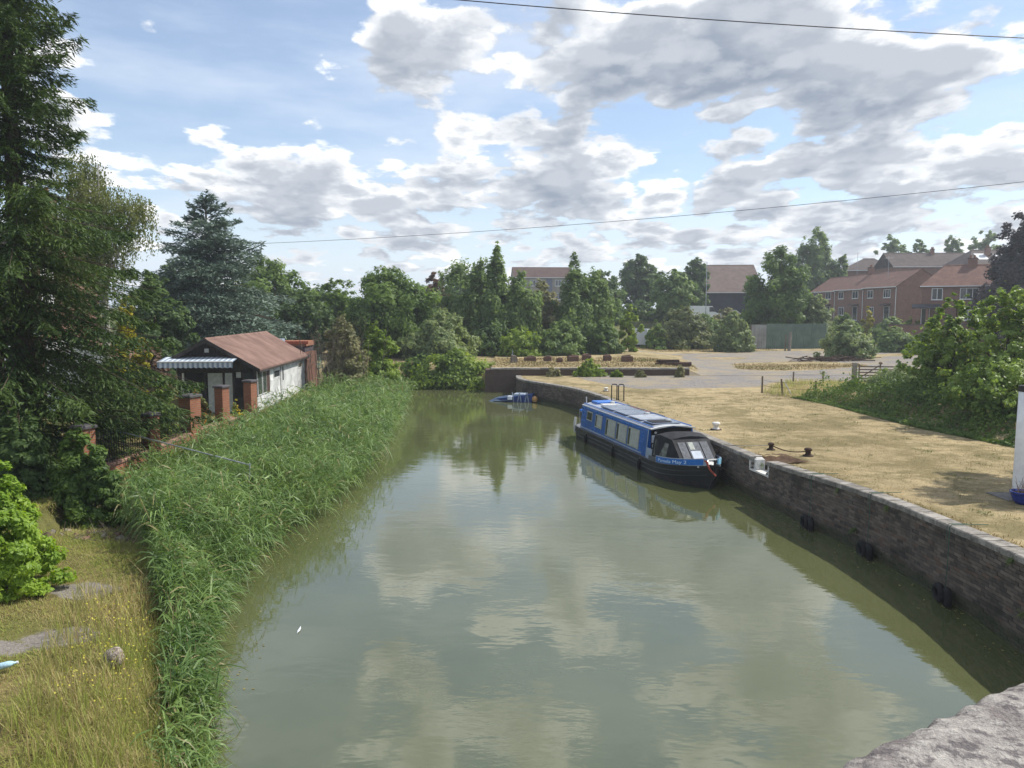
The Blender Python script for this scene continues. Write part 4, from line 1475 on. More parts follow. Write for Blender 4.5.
n = 26000
x = rng.uniform(-1.5, 30, n)
y = np.where(rng.random(n) < .7, rng.uniform(55.6, 66, n), rng.uniform(84, 93, n))
k = gravel_far(x, y) < .35
x, y = x[k], y[k]
P = np.stack([x, y, h_far(x, y)], 1)
grass('terrace_grass', 'tall dry yellow grass on the terrace beyond the basin wall', P, rng.uniform(.06, .24, len(x)) * (.3 + 1.2 * vnoise(x, y, 2.2, 5)), rng.uniform(.03, .08, len(x)), M_LAWN, (.1, .7), .4, 2)
n = 9000
y = rng.uniform(39.5, 50, n)
x = rng.uniform(14.0, 24, n)
k = (x > np.interp(y, [39.5, 43.4, 50], [15.5, 14.2, 17.8])) & (x < np.interp(y, [39.5, 50], [22, 24]))
x, y = x[k], y[k]
P = np.stack([x, y, h_quay(x, y)], 1)
grass('fence_grass', 'long grass inside the post fence at the corner of the lawn', P, rng.uniform(.2, .6, len(x)), rng.uniform(.015, .035, len(x)), M_GRASS, (.1, .7), .4, 2)

# leaf flecks and scum drifting on the water by the banks
n = 700
y = rng.uniform(11, 52, n)
f = rng.random(n)
near_l = rng.random(n) < .65
x = np.where(near_l, xl(y) + .5 + np.abs(rng.normal(0, .5, n)), xw(y) - .08 - np.abs(rng.normal(0, .35, n)))
P = np.stack([x, y, np.full(n, .006)], 1)
V, F = join_geo([leaf_mesh(P, np.array([0, 0, 1.0]) + rng.normal(0, .05, (n, 3)), rng.uniform(.03, .09, n), rng.uniform(.015, .05, n))])
tag(npo('floating_leaves', V, F, leafmat('floating_leaf', (.10, .10, .03), (.34, .30, .13), .1)), 'small leaf flecks drifting on the canal near both banks', 'leaves', None, 'stuff')
# tufts and weeds on the lawn
n = 150
yc = rng.uniform(12, 42, n)
xc = xw(yc) + .6 + rng.random(n) * (xmound(yc) - xw(yc) - .8)
parts = []
for i in range(n):
    if NOTCH_Y0 - .6 < yc[i] < NOTCH_Y1 + .6 and xc[i] < xw(yc[i]) + 2 or gravel_quay(xc[i], yc[i]) > .3:
        continue
    k_ = 26
    q = np.stack([xc[i] + rng.normal(0, .10, k_), yc[i] + rng.normal(0, .10, k_)], 1)
    Pq = np.stack([q[:, 0], q[:, 1], h_quay(q[:, 0], q[:, 1])], 1)
    dq = np.stack([rng.normal(0, .6, k_), rng.normal(0, .6, k_), np.ones(k_)], 1)
    dq /= np.linalg.norm(dq, axis=1)[:, None]
    parts.append(blade_mesh(Pq, dq, rng.uniform(.05, .14, k_), rng.uniform(.012, .025, k_), rng.uniform(.2, .9, k_), 2))
V, F = join_geo(parts)
tag(npo('lawn_tufts', V, F, leafmat('tuft_green', (.09, .11, .03), (.24, .24, .09), .25)), 'darker green weed tufts dotted over the parched lawn', 'grass', None, 'stuff')
# weeds rooted in the quay wall
parts = []
for i in range(26):
    s__ = rng.uniform(S0 + 3, S1 - 1)
    x, y, tx, ty = wall_at(s__)
    zt = rng.uniform(.35, 1.0) if rng.random() < .6 else float(wall_top(y)) - .13
    k_ = 22
    Pq = np.array([x - ty * .0 - .015, y, zt]) + rng.normal(0, .02, (k_, 3))
    dq = np.stack([-ty + rng.normal(0, .5, k_), tx + rng.normal(0, .5, k_), rng.normal(.1, .5, k_)], 1)
    dq /= np.linalg.norm(dq, axis=1)[:, None]
    parts.append(blade_mesh(Pq, dq, rng.uniform(.06, .17, k_), rng.uniform(.012, .028, k_), rng.uniform(.3, 1.2, k_), 2))
V, F = join_geo(parts)
tag(npo('wall_weeds', V, F, leafmat('wall_weed', (.05, .09, .02), (.15, .20, .05), .3)), 'little green weeds rooted in the joints of the quay wall', 'weeds', None, 'stuff')

# ------------------------------------------------------------------ the narrowboat
t = NT('black_hull_paint')
p = t.coord('Object', (1, 1, 3))
n_ = t.noise(2.2, 7, .7, p)
c = t.mix(t.smooth(n_, .5, .75), (0.014, 0.015, 0.018), (0.05, 0.05, 0.052))
sp = t.node('ShaderNodeSeparateXYZ')
t.l.new(t.coord('Object'), sp.inputs[0])
rust = t.math('MULTIPLY', t.smooth(t.noise(5, 6, .7, p), .52, .66), t.smooth(sp.outputs[2], .35, .05))
c = t.mix(t.math('MULTIPLY', rust, .7), c, (0.10, 0.055, 0.03))
M_HULL = t.done(t.principled(c, t.smooth(n_, .3, .7, .32, .6), .5, 0, t.bump(n_, .15, .02)))
M_BLUE = plain('blue_boat_paint', (0.012, 0.105, 0.40), .30, .5, 0, .25, 2.0)
M_BLUE2 = plain('bright_blue_trim', (0.03, 0.17, 0.58), .30, .5, 0, .2, 3.0)
M_PALE = plain('pale_blue_grey_paint', (0.30, 0.36, 0.45), .45, .4, 0, .2, 3.0)
M_CREAM = plain('roof_cream_paint', (0.62, 0.62, 0.60), .5, .4, 0, .2, 4.0)
M_ROOFG = plain('roof_grey_paint', (0.34, 0.37, 0.42), .45, .4, 0, .2, 3.0)
M_PANEL = plain('solar_panel', (0.16, 0.19, 0.25), .25, .6, 0, .25, 2.0)
M_CANVAS = plain('black_canvas', (0.020, 0.021, 0.025), .75, .25, 0, .35, 4.0, .3, 14)
M_ALU = plain('bare_aluminium', (0.62, 0.62, 0.60), .35, .5, .7, .15)
M_CURTAIN = plain('drawn_curtain', (0.42, 0.44, 0.40), .9, .1, 0, .22, 9.0)
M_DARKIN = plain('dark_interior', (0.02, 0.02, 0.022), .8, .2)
M_WPANEL = plain('clear_vinyl_window', (0.13, 0.135, 0.145), .12, .6, 0, .5, 6.0)
M_REDROPE = plain('red_rope', (0.42, 0.10, 0.07), .8, .2, 0, .3)
M_ROPE = plain('grey_rope', (0.35, 0.32, 0.26), .9, .1, 0, .3)
M_IRON = plain('black_iron', (0.018, 0.017, 0.017), .55, .4, 0, .4, 8)
M_RUST = plain('rusty_iron', (0.060, 0.036, 0.026), .85, .25, 0, .5, 9, .5, 30)
M_TYRE = plain('tyre_rubber', (0.016, 0.016, 0.017), .8, .3, 0, .4, 7, .3, 20)
M_PAPER = plain('white_notice', (0.70, 0.74, 0.82), .7, .2, 0, .12)
M_BOWGLARE = plain('painted_bow_glare', (0.28, 0.62, 0.85), .35, .5, 0, .2)  # pale blue stands for glare on blue paint


def glassmat(name, tint=(0.03, 0.035, 0.04), rough=0.06):
    t = NT(name)
    n = t.noise(1.2, 2, .5, t.coord('Object'))
    p = t.principled(t.mix(n, tint, tuple(c * 1.8 for c in tint)), rough, .8)
    return t.done(p)


M_GLASS = glassmat('window_glass')

d = Vector((.248, -.969, 0))
nrm = Vector((.969, .248, 0))
BC = Vector((5.03, 27.84, 0)) + nrm * .86                     # centreline under the cabin front
boat = thing('narrowboat', 'blue and black narrowboat with a black canvas bow cover moored at the quay', 'boat', (BC.x, BC.y, 0), math.atan2(d.y, d.x))
# local +x = towards the bow, +y = left of the bow (quay side), -y = side shown to the camera
XB, XS = 3.25, -8.3


def half(x):
    """half beam of the gunwale"""
    if x > .7:
        f = (x - .7) / (XB - .7)
        return 1.04 * max(0.02, (1 - f ** 2.2)) ** .75
    if x < -7.5:
        f = (-7.5 - x) / .8
        return 1.04 * math.sqrt(max(.12, 1 - .75 * f * f))
    return 1.04


def gz(x):
    """sheer of the gunwale"""
    return .56 + (.30 * ((x - .4) / (XB - .4)) ** 1.8 if x > .4 else 0) + (.06 * ((-6.5 - x) / 1.8) ** 2 if x < -6.5 else 0)


xs_ = list(np.linspace(XS, -7.5, 7)) + list(np.linspace(-7.2, .4, 16)) + list(np.linspace(.7, XB, 18))
vs, fs = [], []
for x in xs_:
    h, z = half(x), gz(x)
    bowf = max(0, (x - .7) / (XB - .7))
    for f, zz_ in ((1 - .55 * bowf ** 2, -.35), (1 - .30 * bowf ** 2, .0), (1 - .12 * bowf ** 2, z * .55), (1.0, z)):
        vs.append((x - .28 * bowf ** 3 * (1 - max(0, zz_) / z), -h * f, zz_))
    for f, zz_ in ((1.0, z), (1 - .12 * bowf ** 2, z * .55), (1 - .30 * bowf ** 2, .0), (1 - .55 * bowf ** 2, -.35)):
        vs.append((x - .28 * bowf ** 3 * (1 - max(0, zz_) / z), h * f, zz_))
k = 8
for i in range(len(xs_) - 1):
    for j in range(k - 1):
        if j == 3:
            continue
        fs.append((i * k + j, i * k + j + 1, (i + 1) * k + j + 1, (i + 1) * k + j))
fs.append(tuple(range(k)))
e = (len(xs_) - 1) * k
fs.append(tuple(range(e + k - 1, e - 1, -1)))
hull = MB().add(vs, [f[::-1] for f in fs]).build('hull', M_HULL, boat)
for zoff, r in ((-.02, .022), (-.20, .020), (-.36, .018)):
    for sgn in (-1, 1):
        pts = [(x - .10 * max(0, (x - .7) / (XB - .7)) ** 3, sgn * (half(x) * (1 - .06 * max(0, (x - .7) / (XB - .7)) ** 2 * (-zoff * 3)) + .008), gz(x) + zoff) for x in xs_]
        MB().tube(pts, r, 5).build('rubbing_strake', M_HULL, hull)
# decks
dv, df = [], []
for x in xs_:
    dv += [(x, -half(x) + .02, gz(x) - .015), (x, half(x) - .02, gz(x) - .015)]
for i in range(len(xs_) - 1):
    df.append((2 * i, 2 * i + 2, 2 * i + 3, 2 * i + 1))
MB().add(dv, [f[::-1] for f in df]).build('deck', plain('deck_grey_paint', (.19, .20, .22), .7, .3), boat)

# cabin: sides lean in, roof cambered
CX0, CX1 = -7.26, 0.0
zg, zr = .56, 1.60


def side_y(z):
    return .97 - .11 * (z - zg) / (zr - zg)


prof = [(-side_y(zg), zg), (-side_y(zr), zr), (-.5, zr + .075), (0, zr + .10), (.5, zr + .075), (side_y(zr), zr), (side_y(zg), zg)]
cab = MB().prism(prof, CX0, CX1, 'x').build('cabin', M_BLUE, boat)
# roof skin with overhang at the front
rp = [(-side_y(zr) - .02, zr - .02), (-side_y(zr) - .02, zr + .012), (-.5, zr + .092), (0, zr + .118), (.5, zr + .092), (side_y(zr) + .02, zr + .012), (side_y(zr) + .02, zr - .02), (0, zr + .09)]
roof = MB().prism(rp, CX0 - .06, CX1 + .16, 'x').build('roof', M_ROOFG, boat)
MB().prism([(a, b + .006) for a, b in rp], CX1 + .06, CX1 + .20, 'x').build('roof_front_band', M_CREAM, roof)
for sgn in (-1, 1):
    MB().tube([(CX0 - .02, sgn * (side_y(zr) - .10), zr + .075), (CX1 + .1, sgn * (side_y(zr) - .10), zr + .075)], .022, 6).build('handrail', M_BLUE2, roof)
for i, (a, b) in enumerate([(-5.6, -4.2), (-4.1, -2.75), (-2.6, -1.35), (-1.2, -.25)]):
    m_ = MB()
    m_.cbox(a, b, -.62, .52, zr + .115, zr + .155, .008)
    m_.build('roof_panel', M_PANEL if i != 2 else M_ROOFG, roof)
for a in (-6.4, -2.68, -.75):
    MB().lathe([(.09, 0), (.09, .05), (.12, .06), (.11, .10), (.03, .13)], 12, None, (a, .25, zr + .11)).build('mushroom_vent', M_ALU, roof)
MB().cbox(-7.2, -6.45, -.45, .45, zr + .09, zr + .20, .02).build('rear_hatch', M_BLUE2, roof)
MB().cbox(-6.40, -6.0, -.35, .35, zr + .105, zr + .14, .01).build('white_box_lid', M_CREAM, roof)


def side_panel(x0, x1, z0, z1, out, name, mat, parent, sgn=-1, thick=.012):
    vs = []
    for o_ in (out, out + thick):
        for (x, z) in ((x0, z0), (x1, z0), (x1, z1), (x0, z1)):
            vs.append((x, sgn * (side_y(z) + o_), z))
    fs = [(0, 1, 2, 3), (7, 6, 5, 4), (0, 4, 5, 1), (1, 5, 6, 2), (2, 6, 7, 3), (3, 7, 4, 0)]
    if sgn > 0:
        pass
    return MB().add(vs, [f[::-1] for f in fs] if sgn < 0 else fs).build(name, mat, parent)


for sgn in (-1, 1):
    for i, (a, b, z0, z1) in enumerate([(.72, 1.42, 1.02, 1.43), (1.82, 2.60, .86, 1.42), (3.06, 4.15, .70, 1.42), (4.25, 5.31, .70, 1.42), (5.42, 6.49, .70, 1.42)]):
        a, b = a + CX0, b + CX0
        w = side_panel(a, b, z0, z1, .004, 'window', M_ALU, boat, sgn, .012)
        if i == 0:
            side_panel(a + .05, b - .05, z0 + .05, z1 - .05, .018, 'pane', M_GLASS, w, sgn, .004)
        else:
            side_panel(a + .05, a + .05 + (b - a) * .18, z0 + .05, z1 - .05, .018, 'pane', M_GLASS, w, sgn, .004)
            side_panel(a + .05 + (b - a) * .18, b - .05, z0 + .05, z1 - .05, .018, 'curtained_pane', M_CURTAIN, w, sgn, .005)  # curtain whose pale colour also stands for sky reflected in the glass
    side_panel(CX0 + .02, CX1 - .02, zr - .10, zr - .035, .002, 'cant_rail', M_BLUE2, cab, sgn)
    side_panel(CX0 + .02, CX1 - .5, zg + .03, zg + .085, .002, 'lower_band', M_PALE, cab, sgn)
    for z_ in (.92, 1.14, 1.34):
        if sgn < 0:
            side_panel(CX0 + .10, CX0 + .58, z_, z_ + .07, .002, 'signwriting_bar', M_BLUE2, cab, sgn, .005)
    side_panel(CX1 - .06, CX1 - .012, zg + .05, zr - .02, .003, 'corner_trim', M_PALE, cab, sgn)
# front bulkhead with door, notices and lamp
fb = MB().box(CX1, CX1 + .03, -.80, .80, zg + .02, zr + .02).build('front_bulkhead', M_DARKIN, boat)
MB().box(CX1 + .032, CX1 + .045, -.78, -.52, 1.08, 1.36).build('notice', M_PAPER, fb)
MB().box(CX1 + .032, CX1 + .045, -.76, -.54, .90, 1.03).build('notice', M_PAPER, fb)
MB().lathe([(.02, 0), (.05, .02), (.05, .06), (.02, .08)], 10, None, (CX1 + .08, -.65, 1.42)).build('bow_lamp', M_CREAM, fb)
side_panel(CX1 - .03, CX1 + .45, zg - .02, .92, .0, 'side_sheet', M_PALE, boat, -1, .02)
# the cratch cover, a framed black tent with clear panels
c0, c1, c2 = .30, 1.55, 2.05
w0, w1 = .80, .62
zt0, zt1, zb = 1.56, 1.50, .66
tent = []
secs = [(c0, .93, w0, zt0, .60), (c1, .86, w1 + .05, zt1 + .03, .66), (c2, .66, w1 - .12, zt1 - .13, .74)]
vs, fs = [], []
secs = [(c0, .95, .78, 1.52, .58), (c0 + .5, .95, .80, 1.60, .58), (1.52, .88, .70, 1.54, .64)]
for (x, yb, yt, zt, zb_) in secs:
    vs += [(x, -yb, zb_), (x, -yt, zt - .10), (x, -yt * .5, zt - .02), (x, 0, zt), (x, yt * .5, zt - .02), (x, yt, zt - .10), (x, yb, zb_)]
for i in range(2):
    for j in range(6):
        fs.append((7 * i + j, 7 * i + j + 1, 7 * i + 7 + j + 1, 7 * i + 7 + j))
# sloping front
b0 = len(vs)
vs += [(2.28, -.70, .76), (2.28, .70, .76)]
fs += [(14, 15, b0), (15, 19, b0 + 1, b0), (15, 16, 17, 18, 19), (19, 20, b0 + 1)]
cover = MB().add(vs, fs).build('bow_cover', M_CANVAS, boat)


def quad_on(pts, off, name, mat, parent, t=.006):
    P = [Vector(p) for p in pts]
    nn = (P[1] - P[0]).cross(P[2] - P[0]).normalized()
    vs = [p + nn * off for p in P] + [p + nn * (off + t) for p in P]
    n = len(P)
    fs = [tuple(range(n - 1, -1, -1)), tuple(range(n, 2 * n))] + [(i, (i + 1) % n, (i + 1) % n + n, i + n) for i in range(n)]
    return MB().add(vs, fs).build(name, mat, parent)


def lerp3(a, b, t):
    return Vector(a).lerp(Vector(b), t)


def inset_quad(a, b, c, e, u0, u1, v0, v1):
    """a-b bottom, e-c top"""
    f = lambda u_, v_: lerp3(lerp3(a, b, u_), lerp3(e, c, u_), v_)
    return [f(u0, v0), f(u1, v0), f(u1, v1), f(u0, v1)]


# clear windows: camera-side flank, front pair
for sgn in (-1, 1):
    q = [(c0 + .08, sgn * .95, .58), (1.52, sgn * .88, .64), (1.52, sgn * .70, 1.44), (c0 + .08, sgn * .79, 1.46)]
    if sgn > 0:
        q = [q[1], q[0], q[3], q[2]]
    quad_on(inset_quad(*q, .10, .90, .16, .80), .012, 'clear_window', M_WPANEL, cover)
fl, frr, ftr, ftl = (2.28, -.70, .76), (2.28, .70, .76), (1.52, .70, 1.44), (1.52, -.70, 1.44)
for u0, u1 in ((.10, .30), (.33, .67), (.70, .90)):
    w = quad_on(inset_quad(fl, frr, ftr, ftl, u0, u1, .10, .86), .012, 'clear_window', M_WPANEL, cover)
quad_on(inset_quad(fl, frr, ftr, ftl, .36, .62, .14, .46), .022, 'seen_door_panel', M_PALE, cover)
quad_on(inset_quad(fl, frr, ftr, ftl, .37, .50, .52, .84), .022, 'seen_curtain', M_CURTAIN, cover)
# bow panels and name
t = NT('bow_panel_blue')
M_BOWB = plain('bow_panel_blue_paint', (.015, .16, .55), .3, .5, 0, .15)


def bow_panel(x0, x1, zlo, zhi, name, mat, sgn, out=.012, n=10):
    xs2 = np.linspace(x0, x1, n)
    vs = []
    for x in xs2:
        bowf = max(0, (x - .7) / (XB - .7))
        for zf in (zlo, zhi):
            z = gz(x) + zf
            vs.append((x, sgn * (half(x) * 1.0 + out + .02 * 0), z))
    vs2 = [(v[0], v[1] - sgn * .05, v[2]) for v in vs]
    m = len(vs)
    fs = []
    for i in range(n - 1):
        a = 2 * i
        fs += [(a, a + 2, a + 3, a + 1), (m + a, m + a + 1, m + a + 3, m + a + 2), (a + 1, a + 3, m + a + 3, m + a + 1), (a, m + a, m + a + 2, a + 2)]
    fs += [(0, 1, m + 1, m), (m - 2, 2 * m - 2, 2 * m - 1, m - 1)]
    return MB().add(vs + vs2, fs if sgn < 0 else [f[::-1] for f in fs]).build(name, mat, boat)


bow_panel(.95, 3.10, -.02, .225, 'name_board_edge', M_PALE, -1, .006)
nb = bow_panel(1.0, 3.02, .01, .20, 'name_board', M_BOWB, -1, .014)
bow_panel(1.0, 3.10, -.02, .22, 'name_board_edge', M_PALE, 1, .006)
bow_panel(2.2, 3.12, .01, .20, 'bow_panel_glare', M_BOWGLARE, 1, .014)  # glare on the blue quay-side panel, put in as a lighter colour
bow_panel(.35, .97, -.02, .14, 'grey_side_board', plain('grey_board', (.10, .11, .12), .5, .4), -1, .004)
# lettering, bent to the bow
fc = bpy.data.curves.new('name_text', 'FONT')
fc.body = 'Pamela May 2'
fc.size = .20
fc.extrude = .002
fo = bpy.data.objects.new('name_text_tmp', fc)
COL.objects.link(fo)
bpy.context.view_layer.update()
dg = bpy.context.evaluated_depsgraph_get()
tm = bpy.data.meshes.new_from_object(fo.evaluated_get(dg))
bpy.data.objects.remove(fo)
bpy.data.curves.remove(fc)
co = np.array([v.co[:] for v in tm.vertices])
wtxt = co[:, 0].max()
# map length along the board
xsb = np.linspace(1.0, 3.02, 80)
arc = np.concatenate([[0], np.cumsum(np.hypot(np.diff(xsb), np.diff([half(x) for x in xsb])))])
scl = 1.45 / wtxt
for i, v in enumerate(tm.vertices):
    s_ = .14 + co[i, 0] * scl
    x = float(np.interp(s_, arc, xsb))
    v.co = (x, -(half(x) + .0165 + (.004 if co[i, 2] > 0 else 0)), gz(x) + .045 + co[i, 1] * .82)
tm.update()
tag(link_mesh('name_lettering', tm, plain('pale_lettering', (.62, .78, .90), .5, .3, 0, .05), nb), kind='stuff')
# stem, rope, stern gear
MB().tube([(XB - .28, 0, -.05), (XB - .08, 0, .35), (XB + .02, 0, gz(XB)), (XB + .01, 0, gz(XB) + .16)], [.05, .05, .05, .045], 8).build('stem_post', M_HULL, boat)
MB().tube([(XB - .3, -.28, gz(3) + .20), (XB - .15, -.22, .95), (XB - .08, -.13, .70), (XB - .02, .06, .48)], .035, 6).build('red_bow_rope', M_REDROPE, boat)
MB().lathe([(.03, 0), (.05, .02), (.04, .10), (.055, .12), (.02, .15)], 10, None, (2.75, 0, gz(2.75))).build('bow_stud', M_ALU, boat)
MB().cbox(2.32, 2.9, -.42, .42, gz(2.5) - .02, gz(2.5) + .05, .02).build('bow_locker', M_CREAM, boat)
MB().tube([(2.3, -.62, .83), (2.3, .62, .83)], .03, 6).build('folded_cover_roll', M_CREAM, boat)
MB().tube([(-8.15, 0, .55), (-8.12, 0, 1.0), (-7.8, 0, 1.12), (-7.5, 0, 1.14)], .022, 6).build('tiller', M_ALU, boat)
MB().tube([(-7.32, -.66, 1.62), (-7.32, -.66, 1.95)], .025, 6).build('chimney_pipe', M_CREAM, boat)
for sgn in (-1, 1):
    MB().tube([(-8.1, sgn * .7, .6), (-8.1, sgn * .7, 1.25), (-7.35, sgn * .85, 1.25), (-7.35, sgn * .85, .6)], .018, 6).build('stern_rail', M_ALU, boat)
MB().tube([(-7.9, -.98, .95), (-7.9, -1.02, .55), (-7.9, -1.0, .25)], [.05, .075, .05], 8).build('fender', M_CREAM, boat)
MB().tube([(-7.62, -.85, 1.30), (-7.62, .3, 1.30)], .07, 6).build('blue_stern_box', M_BLUE2, boat)
MB().tube([(-3.9 + .16 * math.cos(t_), .62 + .13 * math.sin(t_), zr + .13 + .012 * t_ / 6.28) for t_ in np.linspace(0, 18, 50)], .018, 5).build('rope_coil', M_ROPE, roof)
MB().tube([(-5.8, .70, zr + .13), (-2.0, .70, zr + .14)], .022, 6).build('boat_pole', M_WPANEL, roof)
MB().tube([(-5.2, .60, zr + .13), (-3.2, .60, zr + .14)], .018, 6).build('boat_hook', M_REDROPE, roof)
MB().box(-.95, -.35, -.55, .2, zr + .158, zr + .175).build('folded_mat', M_CANVAS, roof)
for xx in (-6.2, -3.0, -.4):
    f_ = MB().tube([(xx, -1.06, .42), (xx, -1.09, .30), (xx, -1.09, .08), (xx, -1.06, -.02)], [.03, .06, .06, .03], 8).build('fender', M_TYRE, boat)
    MB().tube([(xx, -1.0, .60), (xx, -1.06, .42)], .008, 4).build('fender_line', M_ROPE, f_)
# mooring line to the quay
bs = boat.matrix_basis @ Vector((2.75, .1, 1.0))

# ------------------------------------------------------------------ swamped blue boat at the head of the basin
sb = thing('swamped_boat', 'small half-sunk blue boat with a jumble of gear by the basin wall', 'boat', (at_z(514, 401, 0).x, at_z(514, 401, 0).y, 0), R(170))
M_SBLUE = plain('faded_blue_tarp', (0.05, 0.085, 0.145), .5, .4, 0, .4, 4, .4, 8)
M_SBLUE2 = plain('boat_blue_gel', (0.015, 0.05, 0.22), .35, .5, 0, .3)
vs, fs = [], []
xs2 = np.linspace(-1.25, 1.25, 12)
for x in xs2:
    f = abs(x) / 1.25
    w = .62 * (1 - .9 * max(0, x / 1.25) ** 2.5)
    tilt = -.16 * x
    for yy, z in ((-w * .8, -.3), (-w, .30 + tilt), (-w + .06, .31 + tilt), (w - .06, .36 + tilt), (w, .35 + tilt), (w * .8, -.3)):
        vs.append((x, yy, z))
for i in range(11):
    for j in (0, 1, 3, 4):
        fs.append((6 * i + j, 6 * i + j + 1, 6 * i + 6 + j + 1, 6 * i + 6 + j))
fs.append(tuple(range(6)))
MB().add(vs, fs).build('hull', M_SBLUE2, sb)
# sagging tarpaulin over the far half
vs, fs = [], []
for i, x in enumerate(np.linspace(-.1, 1.9, 10)):
    for j, yy in enumerate(np.linspace(-.75, .75, 7)):
        vs.append((x, yy * (1 - .3 * i / 9),   .40 - .30 * i / 9 - .35 * (yy / .75) ** 2 * .6 - .25 * max(0, x - 1.2) + .05 * math.sin(3 * x + 5 * yy)))
for i in range(9):
    for j in range(6):
        fs.append((i * 7 + j, i * 7 + j + 1, i * 7 + 8 + j, i * 7 + 7 + j))
MB().add(vs, fs).build('tarpaulin', M_SBLUE, sb, smooth=True)
MB().cbox(-.75, -.05, -.3, .5, .30, .52, .03).build('cabin_top', M_PALE, sb)
for k_ in range(5):
    a = Vector((-.1 - .24 * k_, .66, .02))
    MB().tube([a, a + Vector((.12 * (-1) ** k_, -.10, .62))], .03, 5).build('frame_strut', M_PALE, sb)
MB().tube([(-.55, -.1, .6), (-.62, -.1, 1.15)], .03, 6).build('mast_stub', M_IRON, sb)
MB().lathe([(.03, 0), (.15, .05), (.19, .18), (.16, .33), (.05, .40)], 12, None, (-1.42, .45, .0)).build('orange_buoy', plain('orange_buoy', (.55, .30, .10), .5, .4, 0, .35), sb)
MB().cbox(.02, .30, .45, .72, .16, .40, .02).build('white_crate', M_PAPER, sb)

# ------------------------------------------------------------------ quay furniture
def on_quay(px, py, z=1.3):
    p_ = at_z(px, py, z)
    return Vector((p_.x, p_.y, ground_z(p_.x, p_.y)))


def bollard(label, loc, mat, h=.34, r=.13, top=None):
    o = thing('mooring_bollard', label, 'bollard', loc, 0, 'mooring bollards on the quay')
    MB().lathe([(r * 1.15, -.03), (r * 1.1, .04), (r * .85, .08), (r * .8, h * .62), (r * 1.2, h * .72), (r * 1.25, h * .88), (r * .9, h), (.01, h + .015)], 14).build('shaft', mat, o, smooth=True)
    MB().lathe([(r * 1.7, -.04), (r * 1.7, .02), (r * 1.55, .035)], 14).build('base', M_RUST, o)
    return o


bollard('white capped bollard on the lawn beside the boat bow', on_quay(716, 428), M_WHITEP, .30, .13)
bollard('rusty iron bollard nearer the boat with a chain', on_quay(771, 449), M_RUST, .24, .085)
bollard('rusty iron bollard at the right end of the chain', on_quay(808, 456), M_RUST, .26, .10)
bollard('small pale bollard on the quay beyond the boat stern', on_quay(606, 391, 1.22), M_WHITEP, .22, .11)
p1_, p2_ = on_quay(771, 449), on_quay(808, 456)
pts = [p1_.lerp(p2_, t_) + Vector((0, 0, .16 - .11 * math.sin(math.pi * t_))) for t_ in np.linspace(0, 1, 12)]
tag(MB().tube(pts, .018, 5).build('mooring_chain', M_RUST), 'rusty chain slung between the two iron bollards', 'chain')
p3_ = Vector((xw(26.3) - .02, 26.3, 1.28))
pts = [p1_.lerp(p3_, t_) + Vector((0, 0, .14 * (1 - t_) + .03 - .05 * math.sin(math.pi * t_))) for t_ in np.linspace(0, 1, 10)]
tag(MB().tube(pts, .014, 5).build('mooring_rope', M_ROPE), 'slack mooring rope from the left iron bollard towards the boat', 'rope')
# white block in the notch
blk = thing('mooring_block', 'white painted stone block at the notch in the quay wall', 'block', tuple(NM @ Vector((.40, -.2, -.12))), math.atan2(ty, tx))
MB().cbox(-.14, .14, -.15, .15, -.28, .08, .05).build('block', M_WHITEP, blk)
# earth slot behind the notch
M_SOIL = plain('bare_brown_soil', (.11, .07, .045), .95, .1, 0, .4, 5, .6, 20)
vs, fs = [], []
for i, a in enumerate(np.linspace(-.8, .8, 12)):
    for j, b in enumerate(np.linspace(0.33, 1.25, 9)):
        q_ = NM @ Vector((a, -b, 0))
        vs.append((q_.x, q_.y, ground_z(q_.x, q_.y) + .012 - .20 * max(0, 1 - (abs(a) / .7) ** 4) * max(0, 1 - ((b - .33) / .9) ** 2) + random.gauss(0, .012)))
for i in range(11):
    for j in range(8):
        fs.append((i * 9 + j, i * 9 + j + 1, (i + 1) * 9 + j + 1, (i + 1) * 9 + j))
tag(MB().add(vs, [f[::-1] for f in fs]).build('bare_soil', M_SOIL, smooth=True), kind='structure')

